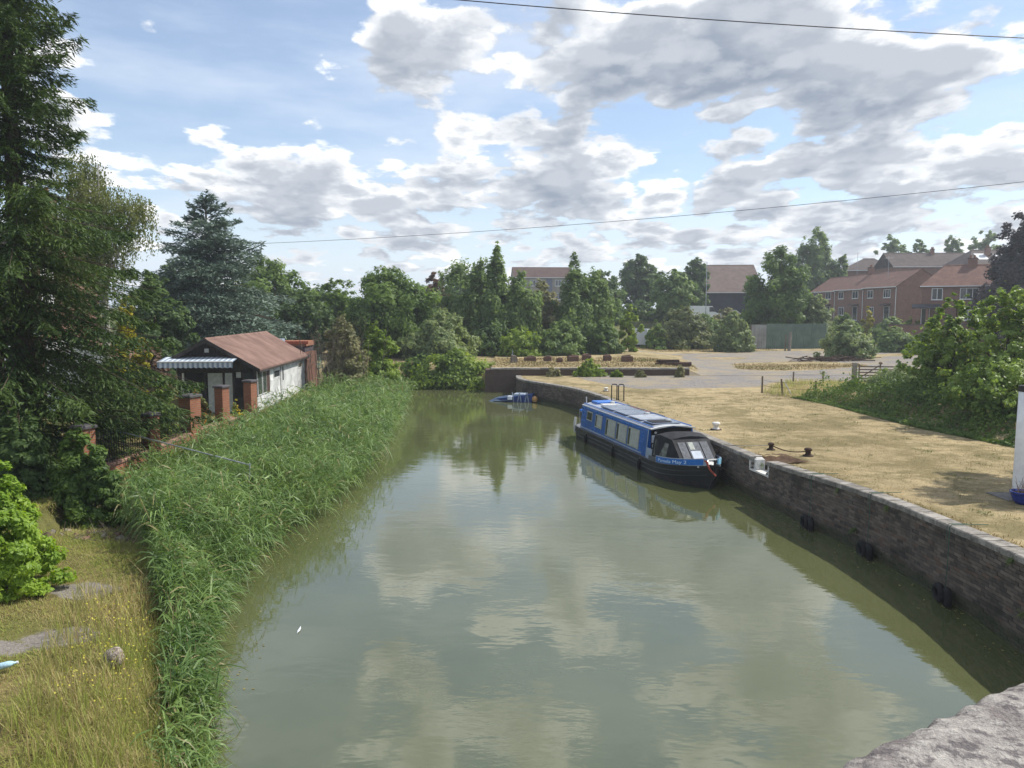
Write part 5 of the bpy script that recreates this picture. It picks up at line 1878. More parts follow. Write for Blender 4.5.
# tyre fenders in pairs with green ropes
M_GREENROPE = plain('green_rope', (.055, .12, .085), .8, .2, 0, .3)
tyre_me = None
for i, (lab, px, py) in enumerate([('farthest', 821, 528), ('middle', 882, 556), ('nearest', 967, 602)]):
    y_ = float(at_z(px, py, .0).y)
    s_ = s_of_y(y_)
    x_, y_, tx_, ty_ = wall_at(s_)
    ya = math.atan2(ty_, tx_)
    tf = thing('tyre_fender', lab + ' pair of black tyres hung on green rope at the waterline of the quay wall', 'tyre', (x_, y_, float(wall_top(y_))), ya, 'tyre fenders on the quay wall')
    zt = -float(wall_top(y_)) + .12
    for dx_, rot in ((-.14, 1.15), (.13, 1.35)):
        M_ = Matrix.Translation((dx_, .14, zt)) @ Matrix.Rotation(rot, 4, 'Z')
        # torus standing on edge, axis along local x before the turn
        vs, fs = [], []
        RR, rr_ = .17, .075
        for a in range(18):
            for b in range(8):
                A_, B_ = 2 * math.pi * a / 18, 2 * math.pi * b / 8
                q_ = (RR + rr_ * math.cos(B_))
                vs.append((rr_ * 1.0 * math.sin(B_), q_ * math.cos(A_), q_ * math.sin(A_)))
        for a in range(18):
            for b in range(8):
                fs.append((a * 8 + b, a * 8 + (b + 1) % 8, ((a + 1) % 18) * 8 + (b + 1) % 8, ((a + 1) % 18) * 8 + b))
        MB().add(vs, fs, M_).build('tyre', M_TYRE, tf, smooth=True)
    MB().tube([(.02, -.75, .02), (.02, -.36, .025), (.02, .02, .03), (.02, .06, -.03), (.0, .07, -.6), (-.02, .10, zt + .2)], .008, 5).build('rope', M_GREENROPE, tf)
    MB().tube([(.10, -.36, .022), (.10, .03, .028), (.10, .06, -.03), (.09, .06, -.36)], .006, 4).build('rope_tail', M_GREENROPE, tf)

# ladder hoops on the quay beyond the boat
for i, (lab, px) in enumerate([('left', 613.5), ('right', 620.5)]):
    b_ = at_z(px, 402, 1.2)
    hp = thing('ladder_hoop', lab + ' of the two black hooped handrails on the quay behind the boat', 'handrail', (b_.x + .1, b_.y + .5, ground_z(b_.x + .1, b_.y + .5)), R(4), 'ladder handrails')
    MB().tube([(-.14, 0, -.1), (-.14, 0, .80), (-.10, 0, .86), (.10, 0, .86), (.14, 0, .80), (.14, 0, -.1)], .03, 6).build('rail', M_IRON, hp)
    for xx in (-.14, .14):
        MB().lathe([(.07, -.02), (.07, .02), (.04, .03)], 8, None, (xx, 0, 0)).build('foot', M_IRON, hp)

# white post with blue pot at the right edge
pp = at_z(1017, 497, 1.5)
PZ_ = ground_z(pp.x, pp.y)
post = thing('white_post', 'white painted round post with a black cap at the right edge', 'post', (pp.x + .06, pp.y, PZ_))
MB().lathe([(.165, -.05), (.165, .0), (.160, 1.3), (.155, 2.55)], 24).build('shaft', plain('white_masonry_paint', (.80, .80, .79), .7, .3, 0, .10, 4, .15, 20), post, smooth=True)
MB().lathe([(.165, 2.54), (.168, 2.56), (.168, 2.66), (.15, 2.68)], 24).build('cap', M_IRON, post)
MB().cbox(-.55, .45, -.45, .4, -.05, .025, .01).build('concrete_footing', plain('footing_concrete', (.16, .15, .14), .9, .2, 0, .3, 4, .4, 20), post)
pq = at_z(1020, 504, 1.5)
pot = thing('flower_pot', 'glossy blue glazed pot in front of the white post', 'pot', (pq.x + .02, pq.y - .05, ground_z(pq.x, pq.y)))
MB().lathe([(.14, .0), (.20, .08), (.24, .20), (.25, .26), (.27, .265), (.27, .30), (.235, .30), (.22, .24)], 24).build('pot', plain('blue_glaze', (.012, .035, .26), .12, .6, 0, .2), pot, smooth=True)
MB().lathe([(.225, .22), (.225, .255), (.1, .265)], 18).build('soil', M_SOIL, pot)
mbp = MB()
for i in range(16):
    a = Vector((random.gauss(0, .07), random.gauss(0, .07), .25))
    b = a + Vector((random.gauss(0, .09), random.gauss(0, .09), random.uniform(.2, .45)))
    mbp.tube([a, a.lerp(b, .5) + Vector((random.gauss(0, .02), 0, .02)), b], [.007, .005, .002], 4)
mbp_ = mbp.build('dry_stems', plain('dry_stem', (.30, .20, .13), .9, .1), pot)

tag(mbp_, kind='stuff')
# post and wire fence at the corner of the lawn
M_WOOD = plain('weathered_wood', (.17, .135, .10), .9, .15, 0, .35, 3, .4, 25)
fen = thing('wire_fence', 'thin timber fence posts with slack wire at the corner of the lawn', 'fence', (14.2, 43.4, 0))
FO = Vector((14.2, 43.4, 0))
tops = []
for (px, py, ht, ln_) in [(762, 392, .95, 0), (783, 394, .9, -.12), (815, 396, .85, .02), (793, 382, .72, .02), (823, 382, .75, -.02)]:
    b = at_z(px, py, 1.25)
    b.z = ground_z(b.x, b.y)
    q_ = b - FO
    MB().tube([q_ - Vector((0, 0, .2)), q_ + Vector((ln_, 0, ht))], [.055, .05], 7).build('post', M_WOOD, fen)
    tops.append(q_ + Vector((ln_ * .8, 0, ht * .8)))
b = at_z(788, 394, 1.25) - FO
b.z = ground_z(at_z(788, 394, 1.25).x, at_z(788, 394, 1.25).y)
MB().tube([b + Vector((-.22, 0, .75)), b + Vector((.2, -.1, -.05))], .03, 6).build('pale_prop', M_WHITEP, fen)
for a, b in ((0, 1), (1, 2), (3, 4)):
    for dz in (0, -.3):
        m = tops[a].lerp(tops[b], .5) + Vector((0, 0, dz - .06))
        MB().tube([tops[a] + Vector((0, 0, dz)), m, tops[b] + Vector((0, 0, dz))], .006, 4).build('wire', M_IRON, fen)
# gate
gp = at_z(854, 381, 1.25)
gp.z = ground_z(gp.x, gp.y)
gate = thing('field_gate', 'weathered timber gate with a stout post half hidden by scrub', 'gate', gp, R(-6))
MB().cbox(-.13, .13, -.13, .13, -.2, 1.28, .03).build('gate_post', plain('grey_post', (.23, .21, .18), .9, .1, 0, .3, 4, .4, 25), gate)
for k_ in range(5):
    MB().box(.28, 3.0, -.02, .02, .22 + .19 * k_, .30 + .19 * k_).build('bar', M_WOOD, gate)
for xx in (.24, 2.95, 1.55):
    MB().box(xx, xx + .09, -.045, -.021, .12, 1.18).build('stile', M_WOOD, gate)
MB().tube([(.3, .035, .25), (1.55, .035, 1.08)], .035, 4).build('brace', M_WOOD, gate)
MB().lathe([(.02, 0), (.12, .06), (.13, .14), (.05, .2)], 8, None, (1.6, -.05, 1.15)).build('stile_cap', M_WOOD, gate)
MB().cbox(2.98, 3.2, -.12, .12, -.2, 1.28, .03).build('gate_post', M_WOOD, gate)

# rubble blocks on the terrace
M_RUB = brickmat('rubble_brick', (.16, .085, .06), (.10, .06, .05), (.13, .11, .09))
labs = ['leftmost', 'second from the left', 'third from the left', 'fourth from the left', 'fifth from the left', 'sixth from the left', 'rightmost']
for lab, (x0, x1, yb, hpx) in zip(labs, [(524.5, 536, 361.5, 4.5), (544, 552, 361.3, 4.5), (556.5, 563, 362.3, 4.0), (568, 578.5, 361.5, 5.5), (582, 591, 360.5, 5.5), (604, 611, 361, 5.5), (622, 633, 362, 6.0)]):
    a, b = at_z(x0, yb, 1.72), at_z(x1, yb, 1.72)
    z_ = ground_z((a.x + b.x) / 2, a.y + .3)
    w_ = (b.x - a.x) / 2
    o = thing('masonry_block', lab + ' of the row of broken brick blocks on the dry terrace', 'block', ((a.x + b.x) / 2, a.y + .3, z_), random.uniform(-.25, .25), 'brick blocks on the terrace')
    h_ = hpx * a.y / FPX
    mb = MB()
    mb.cbox(-w_, w_, -.25, .25, -.08, h_, .05, Matrix.Rotation(random.gauss(0, .07), 4, 'Y'))
    mb.build('block', M_RUB, o)
    MB().cbox(-w_ * .5, w_ * .7, -.2, .22, h_ - .02, h_ + .07, .03, Matrix.Rotation(random.gauss(0, .1), 4, 'Y')).build('loose_bricks', M_RUB, o)
a = at_z(673, 366, 1.6)
sl = thing('sleeper_stack', 'low stack of dark timber baulks at the end of the basin wall', 'timber', (a.x, a.y, ground_z(a.x, a.y)), R(3))
M_SLEEP = plain('dark_sleeper', (.075, .05, .04), .9, .1, 0, .4, 3, .4, 20)
for k_ in range(3):
    MB().cbox(-1.45 + .3 * k_, 1.2 + .15 * k_, -.5 + .34 * k_, -.24 + .34 * k_, -.05, .22, .02, Matrix.Rotation(.03 * (k_ - 1), 4, 'Z')).build('baulk', M_SLEEP, sl)
MB().cbox(-1.3, .4, -.3, -.04, .23, .44, .02, Matrix.Rotation(.05, 4, 'Z')).build('baulk', M_SLEEP, sl)
a = at_d(514, 358, 60)
st = thing('stone_stump', 'grey upright stone at the left end of the block row', 'stone', (a.x, 60, ground_z(a.x, 60)), .3)
MB().add([(-.3, -.2, -.1), (.3, -.2, -.1), (.28, .2, -.1), (-.28, .2, -.1), (-.22, -.14, .6), (.2, -.12, .5), (.15, .12, .55), (-.2, .14, .65)],
         [(0, 3, 2, 1), (4, 5, 6, 7), (0, 1, 5, 4), (1, 2, 6, 5), (2, 3, 7, 6), (3, 0, 4, 7)]).build('stone', plain('grey_rubble', (.16, .14, .12), .95, .1, 0, .3, 5, .5, 12), st)
MB().tube([(-.1, 0, .55), (-.12, 0, 1.0)], .03, 5).build('iron_pin', M_PALE, st)
# pile of brushwood on the yard
bp_ = at_z(828, 360, 1.3)
bp = thing('brushwood_pile', 'low heap of dark brushwood beside the feathery bush in the yard', 'brushwood', (bp_.x, bp_.y, ground_z(bp_.x, bp_.y)))
mb = MB()
for i in range(70):
    c_0 = Vector((random.gauss(0, 1.3), random.gauss(0, .4), abs(random.gauss(.12, .12))))
    dv_ = Vector((random.gauss(0, .8), random.gauss(0, .3), random.gauss(0, .12)))
    mb.tube([c_0 - dv_, c_0 + dv_], [.05, .02], 4)
tag(mb.build('sticks', M_SLEEP, bp), kind='stuff')

# near left bank: stone and litter
a = at_z(113, 656, .9)
st = thing('round_stone', 'mottled round stone in the grass of the near left bank', 'stone', (a.x, a.y, ground_z(a.x, a.y)))
vs, fs = [], []
prof = [(.04, -.02), (.11, .02), (.14, .10), (.13, .20), (.09, .26), (.02, .285)]
mb = MB().lathe(prof, 16)
mb.v = [(x * (1 + .12 * math.sin(5 * y + 2)), y * (1 + .1 * math.sin(7 * x)), z + .015 * math.sin(20 * x + 9 * y)) for x, y, z in mb.v]
t = NT('mottled_stone')
p = t.coord('Object')
n_ = t.noise(26, 5, .7, p)
c = t.mix(t.smooth(n_, .4, .6), (.14, .11, .09), (.42, .37, .32))
mb.build('stone', t.done(t.principled(c, .9, .2, 0, t.bump(n_, .8, .03))), st, smooth=True)
a = at_z(4, 668, .9)
lt = thing('plastic_bottle', 'crumpled pale blue plastic bottle in the grass at the left edge', 'litter', (a.x + .02, a.y, ground_z(a.x, a.y) + .10), .4)
MB().tube([(-.12, 0, .0), (-.10, 0, .0), (.05, 0, .015), (.09, 0, .02), (.115, 0, .022), (.14, 0, .024)], [.03, .048, .046, .035, .016, .016], 10).build('bottle', plain('pale_blue_plastic', (.45, .66, .78), .2, .6, 0, .3, 20), lt, smooth=True)
MB().tube([(.138, 0, .024), (.16, 0, .026)], .02, 8).build('cap', M_PAPER, lt)
a = at_z(90, 520, 1.0)
rb = thing('rubble_heap', 'brown rubble and dead brush at the top of the near left bank', 'rubble', (a.x, a.y, ground_z(a.x, a.y)))
for i in range(26):
    px_, py_ = random.gauss(0, .8), random.gauss(0, .5)
    s_ = random.uniform(.05, .16)
    M_ = Matrix.Translation((px_, py_, ground_z(a.x + px_, a.y + py_) - ground_z(a.x, a.y) + .02)) @ Euler((random.random(), random.random(), random.random() * 6)).to_matrix().to_4x4()
    MB().cbox(-s_, s_, -s_ * .6, s_ * .6, -s_ * .4, s_ * .4, .02, M_).build('rubble_piece', plain('rubble_tone%d' % (i % 3), [(.20, .13, .10), (.26, .23, .19), (.13, .10, .075)][i % 3], .95, .1, 0, .3, 6, .4, 20), rb)
mb = MB()
for i in range(90):
    px_, py_ = random.gauss(0, .9), random.gauss(0, .55)
    z_ = ground_z(a.x + px_, a.y + py_) - ground_z(a.x, a.y)
    mb.tube([(px_, py_, z_), (px_ + random.gauss(0, .3), py_ + random.gauss(0, .2), z_ + random.uniform(.05, .35))], [.008, .003], 3)
tag(mb.build('dead_stems', M_TWIG, rb), kind='stuff')
# scaffold-pipe handrail in the reeds
hr = thing('pipe_handrail', 'grey metal pipe handrail leaning through the reeds', 'handrail', (0, 0, 0))
pa, pb = at_d(118, 431, 23.0), at_d(250, 465, 20.6)
M_GALV = plain('galvanised_pipe', (.42, .44, .46), .4, .5, .5, .25)
MB().tube([pa, pb], .020, 8).build('rail', M_GALV, hr)
MB().tube([pb + Vector((0, 0, .04)), Vector((pb.x - .15, pb.y, ground_z(pb.x, pb.y) - .3))], .020, 8).build('upright', M_GALV, hr)
# white feather on the water
fe = at_z(299, 631, 0)
fw = thing('white_feather', 'single white feather floating on the canal', 'feather', (fe.x, fe.y, .012))
vs = [(0, -.10, 0), (.022, -.02, .004), (.018, .07, .012), (0, .12, .03), (-.018, .07, .012), (-.022, -.02, .004)]
MB().add(vs, [(0, 1, 2, 3, 4, 5)]).build('vane', M_PAPER, fw)
MB().tube([(0, -.13, .002), (0, .12, .032)], .003, 4).build('quill', M_PAPER, fw)

# overhead wires
for lab, A_, B_, sag, r_ in [('upper black cable crossing the sky at the top right', at_d(330, -12, 26), at_d(1160, 44, 24), .18, .017),
                             ('lower thin wire crossing the sky behind the birches', at_d(150, 247, 62), at_d(1180, 164, 40), .75, .014)]:
    pts = [A_.lerp(B_, t_) - Vector((0, 0, sag * 4 * t_ * (1 - t_))) for t_ in np.linspace(0, 1, 40)]
    tag(MB().tube(pts, r_, 5).build('overhead_wire', M_IRON), lab, 'wire')

# ------------------------------------------------------------------ boathouse on the left bank
M_BOARD = plain('dark_stained_boards', (.055, .048, .044), .85, .15, 0, .45, 2.0, .3, 20)
M_WBOARD = plain('flaking_white_boards', (.60, .61, .60), .8, .2, 0, .35, 1.6, .3, 12)
M_REDBRICK = brickmat('orange_red_brick', (.34, .13, .065), (.25, .095, .055), (.26, .21, .17))
t = NT('felt_tile_roof')
p = t.coord('Object')
n_ = t.noise(.8, 6, .7, p)
c = t.mix(t.smooth(n_, .3, .7), (.135, .082, .066), (.235, .148, .120))
mpn = t.node('ShaderNodeMapping')
mpn.inputs['Scale'].default_value = (.3, 3.0, .3)
t.l.new(p, mpn.inputs[0])
c = t.mix(t.smooth(t.noise(1.6, 4, .6, mpn.outputs[0]), .5, .7, 0, .5), c, (.10, .06, .05))
M_FELT = t.done(t.principled(c, .9, .2, 0, t.bump(t.noise(14, 4, .6, p), .3, .03)))

SA, SB_ = at_z(257, 412.2, 1.15), at_z(304.5, 389.5, 1.15)
ax_ = (SB_ - SA).normalized()
SL = (SB_ - SA).length
# local +y runs back along the water wall, local +x to the right (water); origin at near right corner
syaw = math.atan2(ax_.y, ax_.x) - math.pi / 2
sh = thing('boathouse', 'single-storey boathouse with red-brown roof, white water wall and dark gable', 'building', SA, syaw)
W, EH, RH = 3.6, 2.20, 3.42
AP, EL = -2.15, 2.62            # ridge line and the higher left eave
core = MB()
core.prism([(-W, -.5), (0, -.5), (0, EH - .06), (AP, RH - .09), (-W, EL - .06)], 0.05, SL, 'y')
core.build('wall', M_BOARD, sh)
# white boards of the water wall
nb_ = int(SL / .24)
win_r = [(1.0, 2.1, .75, 1.95, 0), (2.7, 3.9, 1.35, 1.80, 1), (4.6, 5.05, 1.05, 1.85, 1), (8.2, 9.2, 1.45, 1.80, 1)]
for i in range(nb_):
    y0 = .06 + i * SL / nb_
    y1 = y0 + SL / nb_ - .012
    zt = EH - .12
    zb_ = -.15 if i % 3 else -.12
    if y0 < 2.2:
        zt = .70
    MB().box(.002, .026 + random.gauss(0, .002), y0, y1, zb_, zt).build('board', M_WBOARD, sh)
MB().box(.03, .07, 0, SL, -.42, -.16).build('sill_plate', M_BOARD, sh)
# corner glazing at the front right
for (a, b) in ((.10, .85), (.95, 1.65)):
    w = MB().box(.002, .05, a, b, .74, EH - .14).build('window', M_CREAM, sh)
    MB().box(.052, .06, a + .06, b - .06, .80, EH - .20).build('pane', M_GLASS, w)
MB().box(.002, .05, 1.68, 2.25, .72, EH - .14).build('shutter', plain('brown_shutter', (.075, .042, .035), .7, .3), sh)
for (a, b, z0, z1) in [(3.0, 4.2, 1.30, 1.72), (4.65, 5.0, 1.0, 1.85), (8.35, 9.3, 1.40, 1.75)]:
    w = MB().box(.027, .055, a, b, z0, z1).build('window', M_WBOARD, sh)
    MB().box(.056, .064, a + .06, b - .06, z0 + .06, z1 - .06).build('pane', M_GLASS, w)
for zz_ in (.5, 1.25):
    MB().box(.027, .045, 2.45, 4.35, zz_ - .03, zz_ + .03).build('door_batten', M_WBOARD, sh)
MB().box(.03, .05, 4.38, 4.42, -.1, 1.98).build('door_edge', M_BOARD, sh)
MB().tube([(.06, 2.9, .15), (.06, 3.35, .75)], .018, 5).build('door_brace', M_CREAM, sh)
# front: vertical gable boards, dark openings, posts
n_g = 24
for i in range(n_g):
    x0 = -W + i * W / n_g
    x1 = x0 + W / n_g - .012
    xm = (x0 + x1) / 2
    zt = (RH - (RH - EH) * (xm - AP) / -AP if xm > AP else RH - (RH - EL) * (AP - xm) / (W + AP)) - .10
    MB().box(x0, x1, .015, .048 + random.gauss(0, .003), EH - .35, zt).build('gable_board', M_BOARD, sh)
M_GREYW = plain('grey_curtain', (.42, .45, .43), .8, .2, 0, .2)
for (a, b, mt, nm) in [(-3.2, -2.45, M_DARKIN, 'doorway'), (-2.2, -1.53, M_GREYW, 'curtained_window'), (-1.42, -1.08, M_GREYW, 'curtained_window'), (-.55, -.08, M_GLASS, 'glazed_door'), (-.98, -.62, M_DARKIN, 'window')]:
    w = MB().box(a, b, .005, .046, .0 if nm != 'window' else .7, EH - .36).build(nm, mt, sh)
for xx in (-3.32, -2.33, -1.475, -1.03, -.58, -.05):
    MB().box(xx - .04, xx + .04, -.03, .047, -.05, EH - .352).build('post', M_CREAM if xx in (-3.32,) else M_BOARD, sh)
MB().box(-.90, -.68, -.012, .004, 1.62, 1.88).build('notice', M_GREYW, sh)
MB().box(AP - .16, AP + .04, .0, .014, 2.80, 2.98).build('gable_vent', M_CREAM, sh)
# roof slopes with verge boards
for sgn in (-1, 1):
    if sgn > 0:
        sl_ = (RH - EH) / -AP
        xe = .30
        ze = EH - .30 * sl_
    else:
        sl_ = (RH - EL) / (W + AP)
        xe = -W - .30
        ze = EL - .30 * sl_
    poly = [(AP, RH - .05), (xe, ze - .05), (xe, ze + .02), (AP, RH + .03)]
    rf = MB().prism(poly, -.35, SL + .15, 'y').build('roof_slope', M_FELT, sh)
    poly2 = [(a, b - .12) for a, b in poly[:2]] + [(a, b + .004) for a, b in poly[2:]]
    MB().prism(poly2, -.385, -.352, 'y').build('verge_board', M_BOARD, rf)
MB().prism([(AP - .12, RH - .03), (AP + .12, RH - .03), (AP, RH + .075)], -.36, SL + .15, 'y').build('ridge_cap', M_FELT, sh)
MB().box(.22, .30, -.3, SL + .1, EH - .32, EH - .22).build('gutter', M_BOARD, sh)
MB().box(-.9, .32, SL + .152, SL + .24, EH - .25, EH - .12).build('end_barge', M_CREAM, sh)
# awning with a scalloped striped valance
t = NT('striped_awning')
sp = t.node('ShaderNodeSeparateXYZ')
t.l.new(t.coord('Object'), sp.inputs[0])
c = t.mix(t.smooth(t.math('SINE', t.math('MULTIPLY', sp.outputs[0], 2 * math.pi / .22)), -.2, .2), (.24, .30, .38), (.55, .60, .64))
M_AWN = t.done(t.principled(c, .8, .2))
aw = []
ax0, ax1 = -4.05, -.72
vs, fs = [], []
nA = 66
for i in range(nA + 1):
    x = ax0 + (ax1 - ax0) * i / nA
    sc_ = .05 * abs(math.sin(math.pi * (x - ax0) / .23))
    vs += [(x, -.04, 2.60), (x, -1.05, 2.44), (x, -1.06, 2.20 - sc_), (x, -1.045, 2.20 - sc_), (x, -1.035, 2.42), (x, -.04, 2.575)]
for i in range(nA):
    for j in range(5):
        fs.append((6 * i + j, 6 * i + j + 1, 6 * i + 7 + j, 6 * i + 6 + j))
MB().add(vs, fs).build('awning', M_AWN, sh)
MB().tube([(ax0, -1.06, 2.44), (ax1, -1.06, 2.44)], .03, 6).build('awning_bar', M_CREAM, sh)
MB().box(-W - 2.4, .25, -3.2, 0, -.5, -.06).build('terrace_slab', plain('terrace_paving', (.24, .21, .19), .9, .2, 0, .3, 3, .3, 15), sh)
MB().box(.08, .9, -.5, SL + 1, -.6, -.30).build('water_path', plain('path_concrete', (.30, .27, .24), .9, .2, 0, .3, 3, .3, 15), sh)
MB().cbox(.2, .55, 1.9, 3.1, -.30, -.18, .02).build('white_edging', M_WHITEP, sh)
M_HBRICK_A = brickmat('dark_annexe_brick', (.20, .09, .06), (.15, .07, .05), (.18, .14, .12))
# brick annexe behind
an = thing('brick_annexe', 'low brick annexe with flat red-edged roof behind the boathouse', 'building', tuple(Vector(SA) + ax_ * (SL + .35)), syaw)
MB().box(-3.2, .05, 0, 3.2, -.5, 2.15).build('wall', M_HBRICK_A, an)
MB().box(-3.4, -.2, .9, 3.5, 2.16, 2.52).build('roof', plain('dark_felt', (.08, .07, .08), .9, .1), an)
MB().box(-3.62, .02, .86, .895, 2.66, 2.84).build('red_fascia', plain('red_fascia', (.42, .11, .06), .6, .3), an)
MB().box(-3.5, -.1, .9, 3.3, 2.524, 2.80).build('parapet_wall', M_REDBRICK, an)
MB().cbox(-2.15, -1.35, .2, .8, 2.36, 3.0, .03).build('grey_tank', M_PALE, an)
MB().box(-3.0, -2.5, .84, .858, 2.55, 2.80).build('orange_panel', plain('orange_panel', (.55, .22, .06), .6, .3), an)

# ------------------------------------------------------------------ garden wall: brick piers, low wall and railings
piers = []
for px, D in [(189.5, 28.3), (222, 30.9), (250.5, 33.9), (149, 24.9), (82, 21.3)]:
    piers.append((at_d(px, 400, D).x, D))
piers.sort(key=lambda q_: q_[1])
plab = ['brick garden pier standing among the lowest spruce boughs', 'brick garden pier beside the pipe handrail',
        'broad brick garden pier with dark cap left of the boathouse porch', 'slim tall brick garden pier in the middle by the flowers', 'brick garden pier closest to the corner of the boathouse']
for i, (x, y) in enumerate(piers):
    zb_ = .1
    wd = .20 if i != 2 else .27
    o = thing('brick_pier', plab[i], 'pillar', (x, y, zb_), R(-20), 'brick piers of the garden wall')
    top = [2.65, 2.5, 2.72, 2.80, 2.74][i]
    MB().box(-wd, wd, -wd, wd, -.3, top - .10).build('shaft', M_REDBRICK, o)
    MB().cbox(-wd - .05, wd + .05, -wd - .05, wd + .05, top - .097, top, .04).build('cap', plain('dark_cap_stone', (.085, .08, .085), .8, .2, 0, .3, 5), o)
for i in range(len(piers) - 1):
    (x0, y0), (x1, y1) = piers[i], piers[i + 1]
    a, b = Vector((x0, y0, .1)), Vector((x1, y1, .1))
    yaw = math.atan2((b - a).y, (b - a).x)
    Ln = (b - a).length
    lab = ['first', 'second', 'third', 'fourth', 'fifth'][i]
    gw = thing('garden_wall', 'low brick wall in the %s gap between garden piers counted from the left edge' % lab, 'wall', a, yaw, 'low garden walls between the piers')
    MB().box(.33, Ln - .33, -.11, .11, -.3, 1.25).build('brickwork', M_REDBRICK, gw)
    MB().cbox(.33, Ln - .33, -.15, .15, 1.253, 1.34, .02).build('coping', plain('brick_coping', (.28, .17, .13), .9, .2, 0, .3, 5), gw)
    if i < 2:
        fr = thing('iron_railings', 'dark iron railings in the %s gap between garden piers counted from the left edge' % lab, 'railings', a + Vector((0, 0, 1.34)), yaw, 'iron railings between the piers')
        for zz_ in (.10, .82):
            MB().box(.33, Ln - .33, -.015, .015, zz_, zz_ + .03).build('rail', M_IRON, fr)
        nbars = int((Ln - .7) / .13)
        bar = None
        for k_ in range(nbars):
            xb = .42 + k_ * .13
            if bar is None:
                bar = MB().tube([(0, 0, 0), (0, 0, .98), (0, 0, 1.05)], [.012, .012, .002], 5).build('bar', M_IRON, fr)
                bar.location = (xb, 0, 0)
            else:
                c_b = bar.copy()
                COL.objects.link(c_b)
                c_b.parent = fr
                c_b.location = (xb, 0, 0)


# ------------------------------------------------------------------ houses
def roofmat(name, a, b):
    t = NT(name)
    p = t.coord('Object')
    sp = t.node('ShaderNodeSeparateXYZ')
    t.l.new(p, sp.inputs[0])
    rows = t.math('FRACT', t.math('MULTIPLY', sp.outputs[2], 5.0))
    n = t.noise(1.2, 6, .7, p)
    c = t.mix(t.smooth(n, .3, .7), a, b)
    c = t.mix(t.smooth(rows, .0, .25, .35, 0), c, tuple(x * .5 for x in a))
    return t.done(t.principled(c, .9, .2, 0, t.bump(rows, .4, .04)))


M_TILE_R = roofmat('red_brown_tiles', (.135, .080, .065), (.215, .125, .100))
M_TILE_G = roofmat('grey_brown_tiles', (.075, .062, .060), (.125, .100, .092))
M_HBRICK = brickmat('terrace_brick', (.27, .140, .108), (.21, .112, .090), (.27, .21, .17))
M_UPVC = plain('white_window_frame', (.78, .79, .80), .4, .4, 0, .08)
M_NET = plain('net_curtain', (.35, .37, .40), .8, .2, 0, .4, 2.0)


def window(root, x, z, w, h, mullions=1, door=False):
    """a framed opening on the front face (local y=0, facing -y)"""
    f = MB()
    t_ = .07
    f.box(x, x + w, -.05, -.002, z, z + t_)
    f.box(x, x + w, -.05, -.002, z + h - t_, z + h)
    f.box(x, x + t_, -.05, -.002, z + t_, z + h - t_)
    f.box(x + w - t_, x + w, -.05, -.002, z + t_, z + h - t_)
    for k_ in range(mullions):
        xx = x + w * (k_ + 1) / (mullions + 1)
        f.box(xx - .035, xx + .035, -.05, -.002, z + t_, z + h - t_)
    fo_ = f.build('window' if not door else 'door', M_UPVC, root)
    n = mullions + 1
    for k_ in range(n):
        MB().box(x + w * k_ / n + .04, x + w * (k_ + 1) / n - .04, -.03, -.004, z + t_ + .001, z + h - t_ - .001).build('pane', M_GLASS if k_ % 2 == 0 or not door else M_NET, fo_)
    MB().box(x - .05, x + w + .05, -.09, -.003, z - .06, z - .002).build('sill', M_UPVC, fo_)
    return fo_


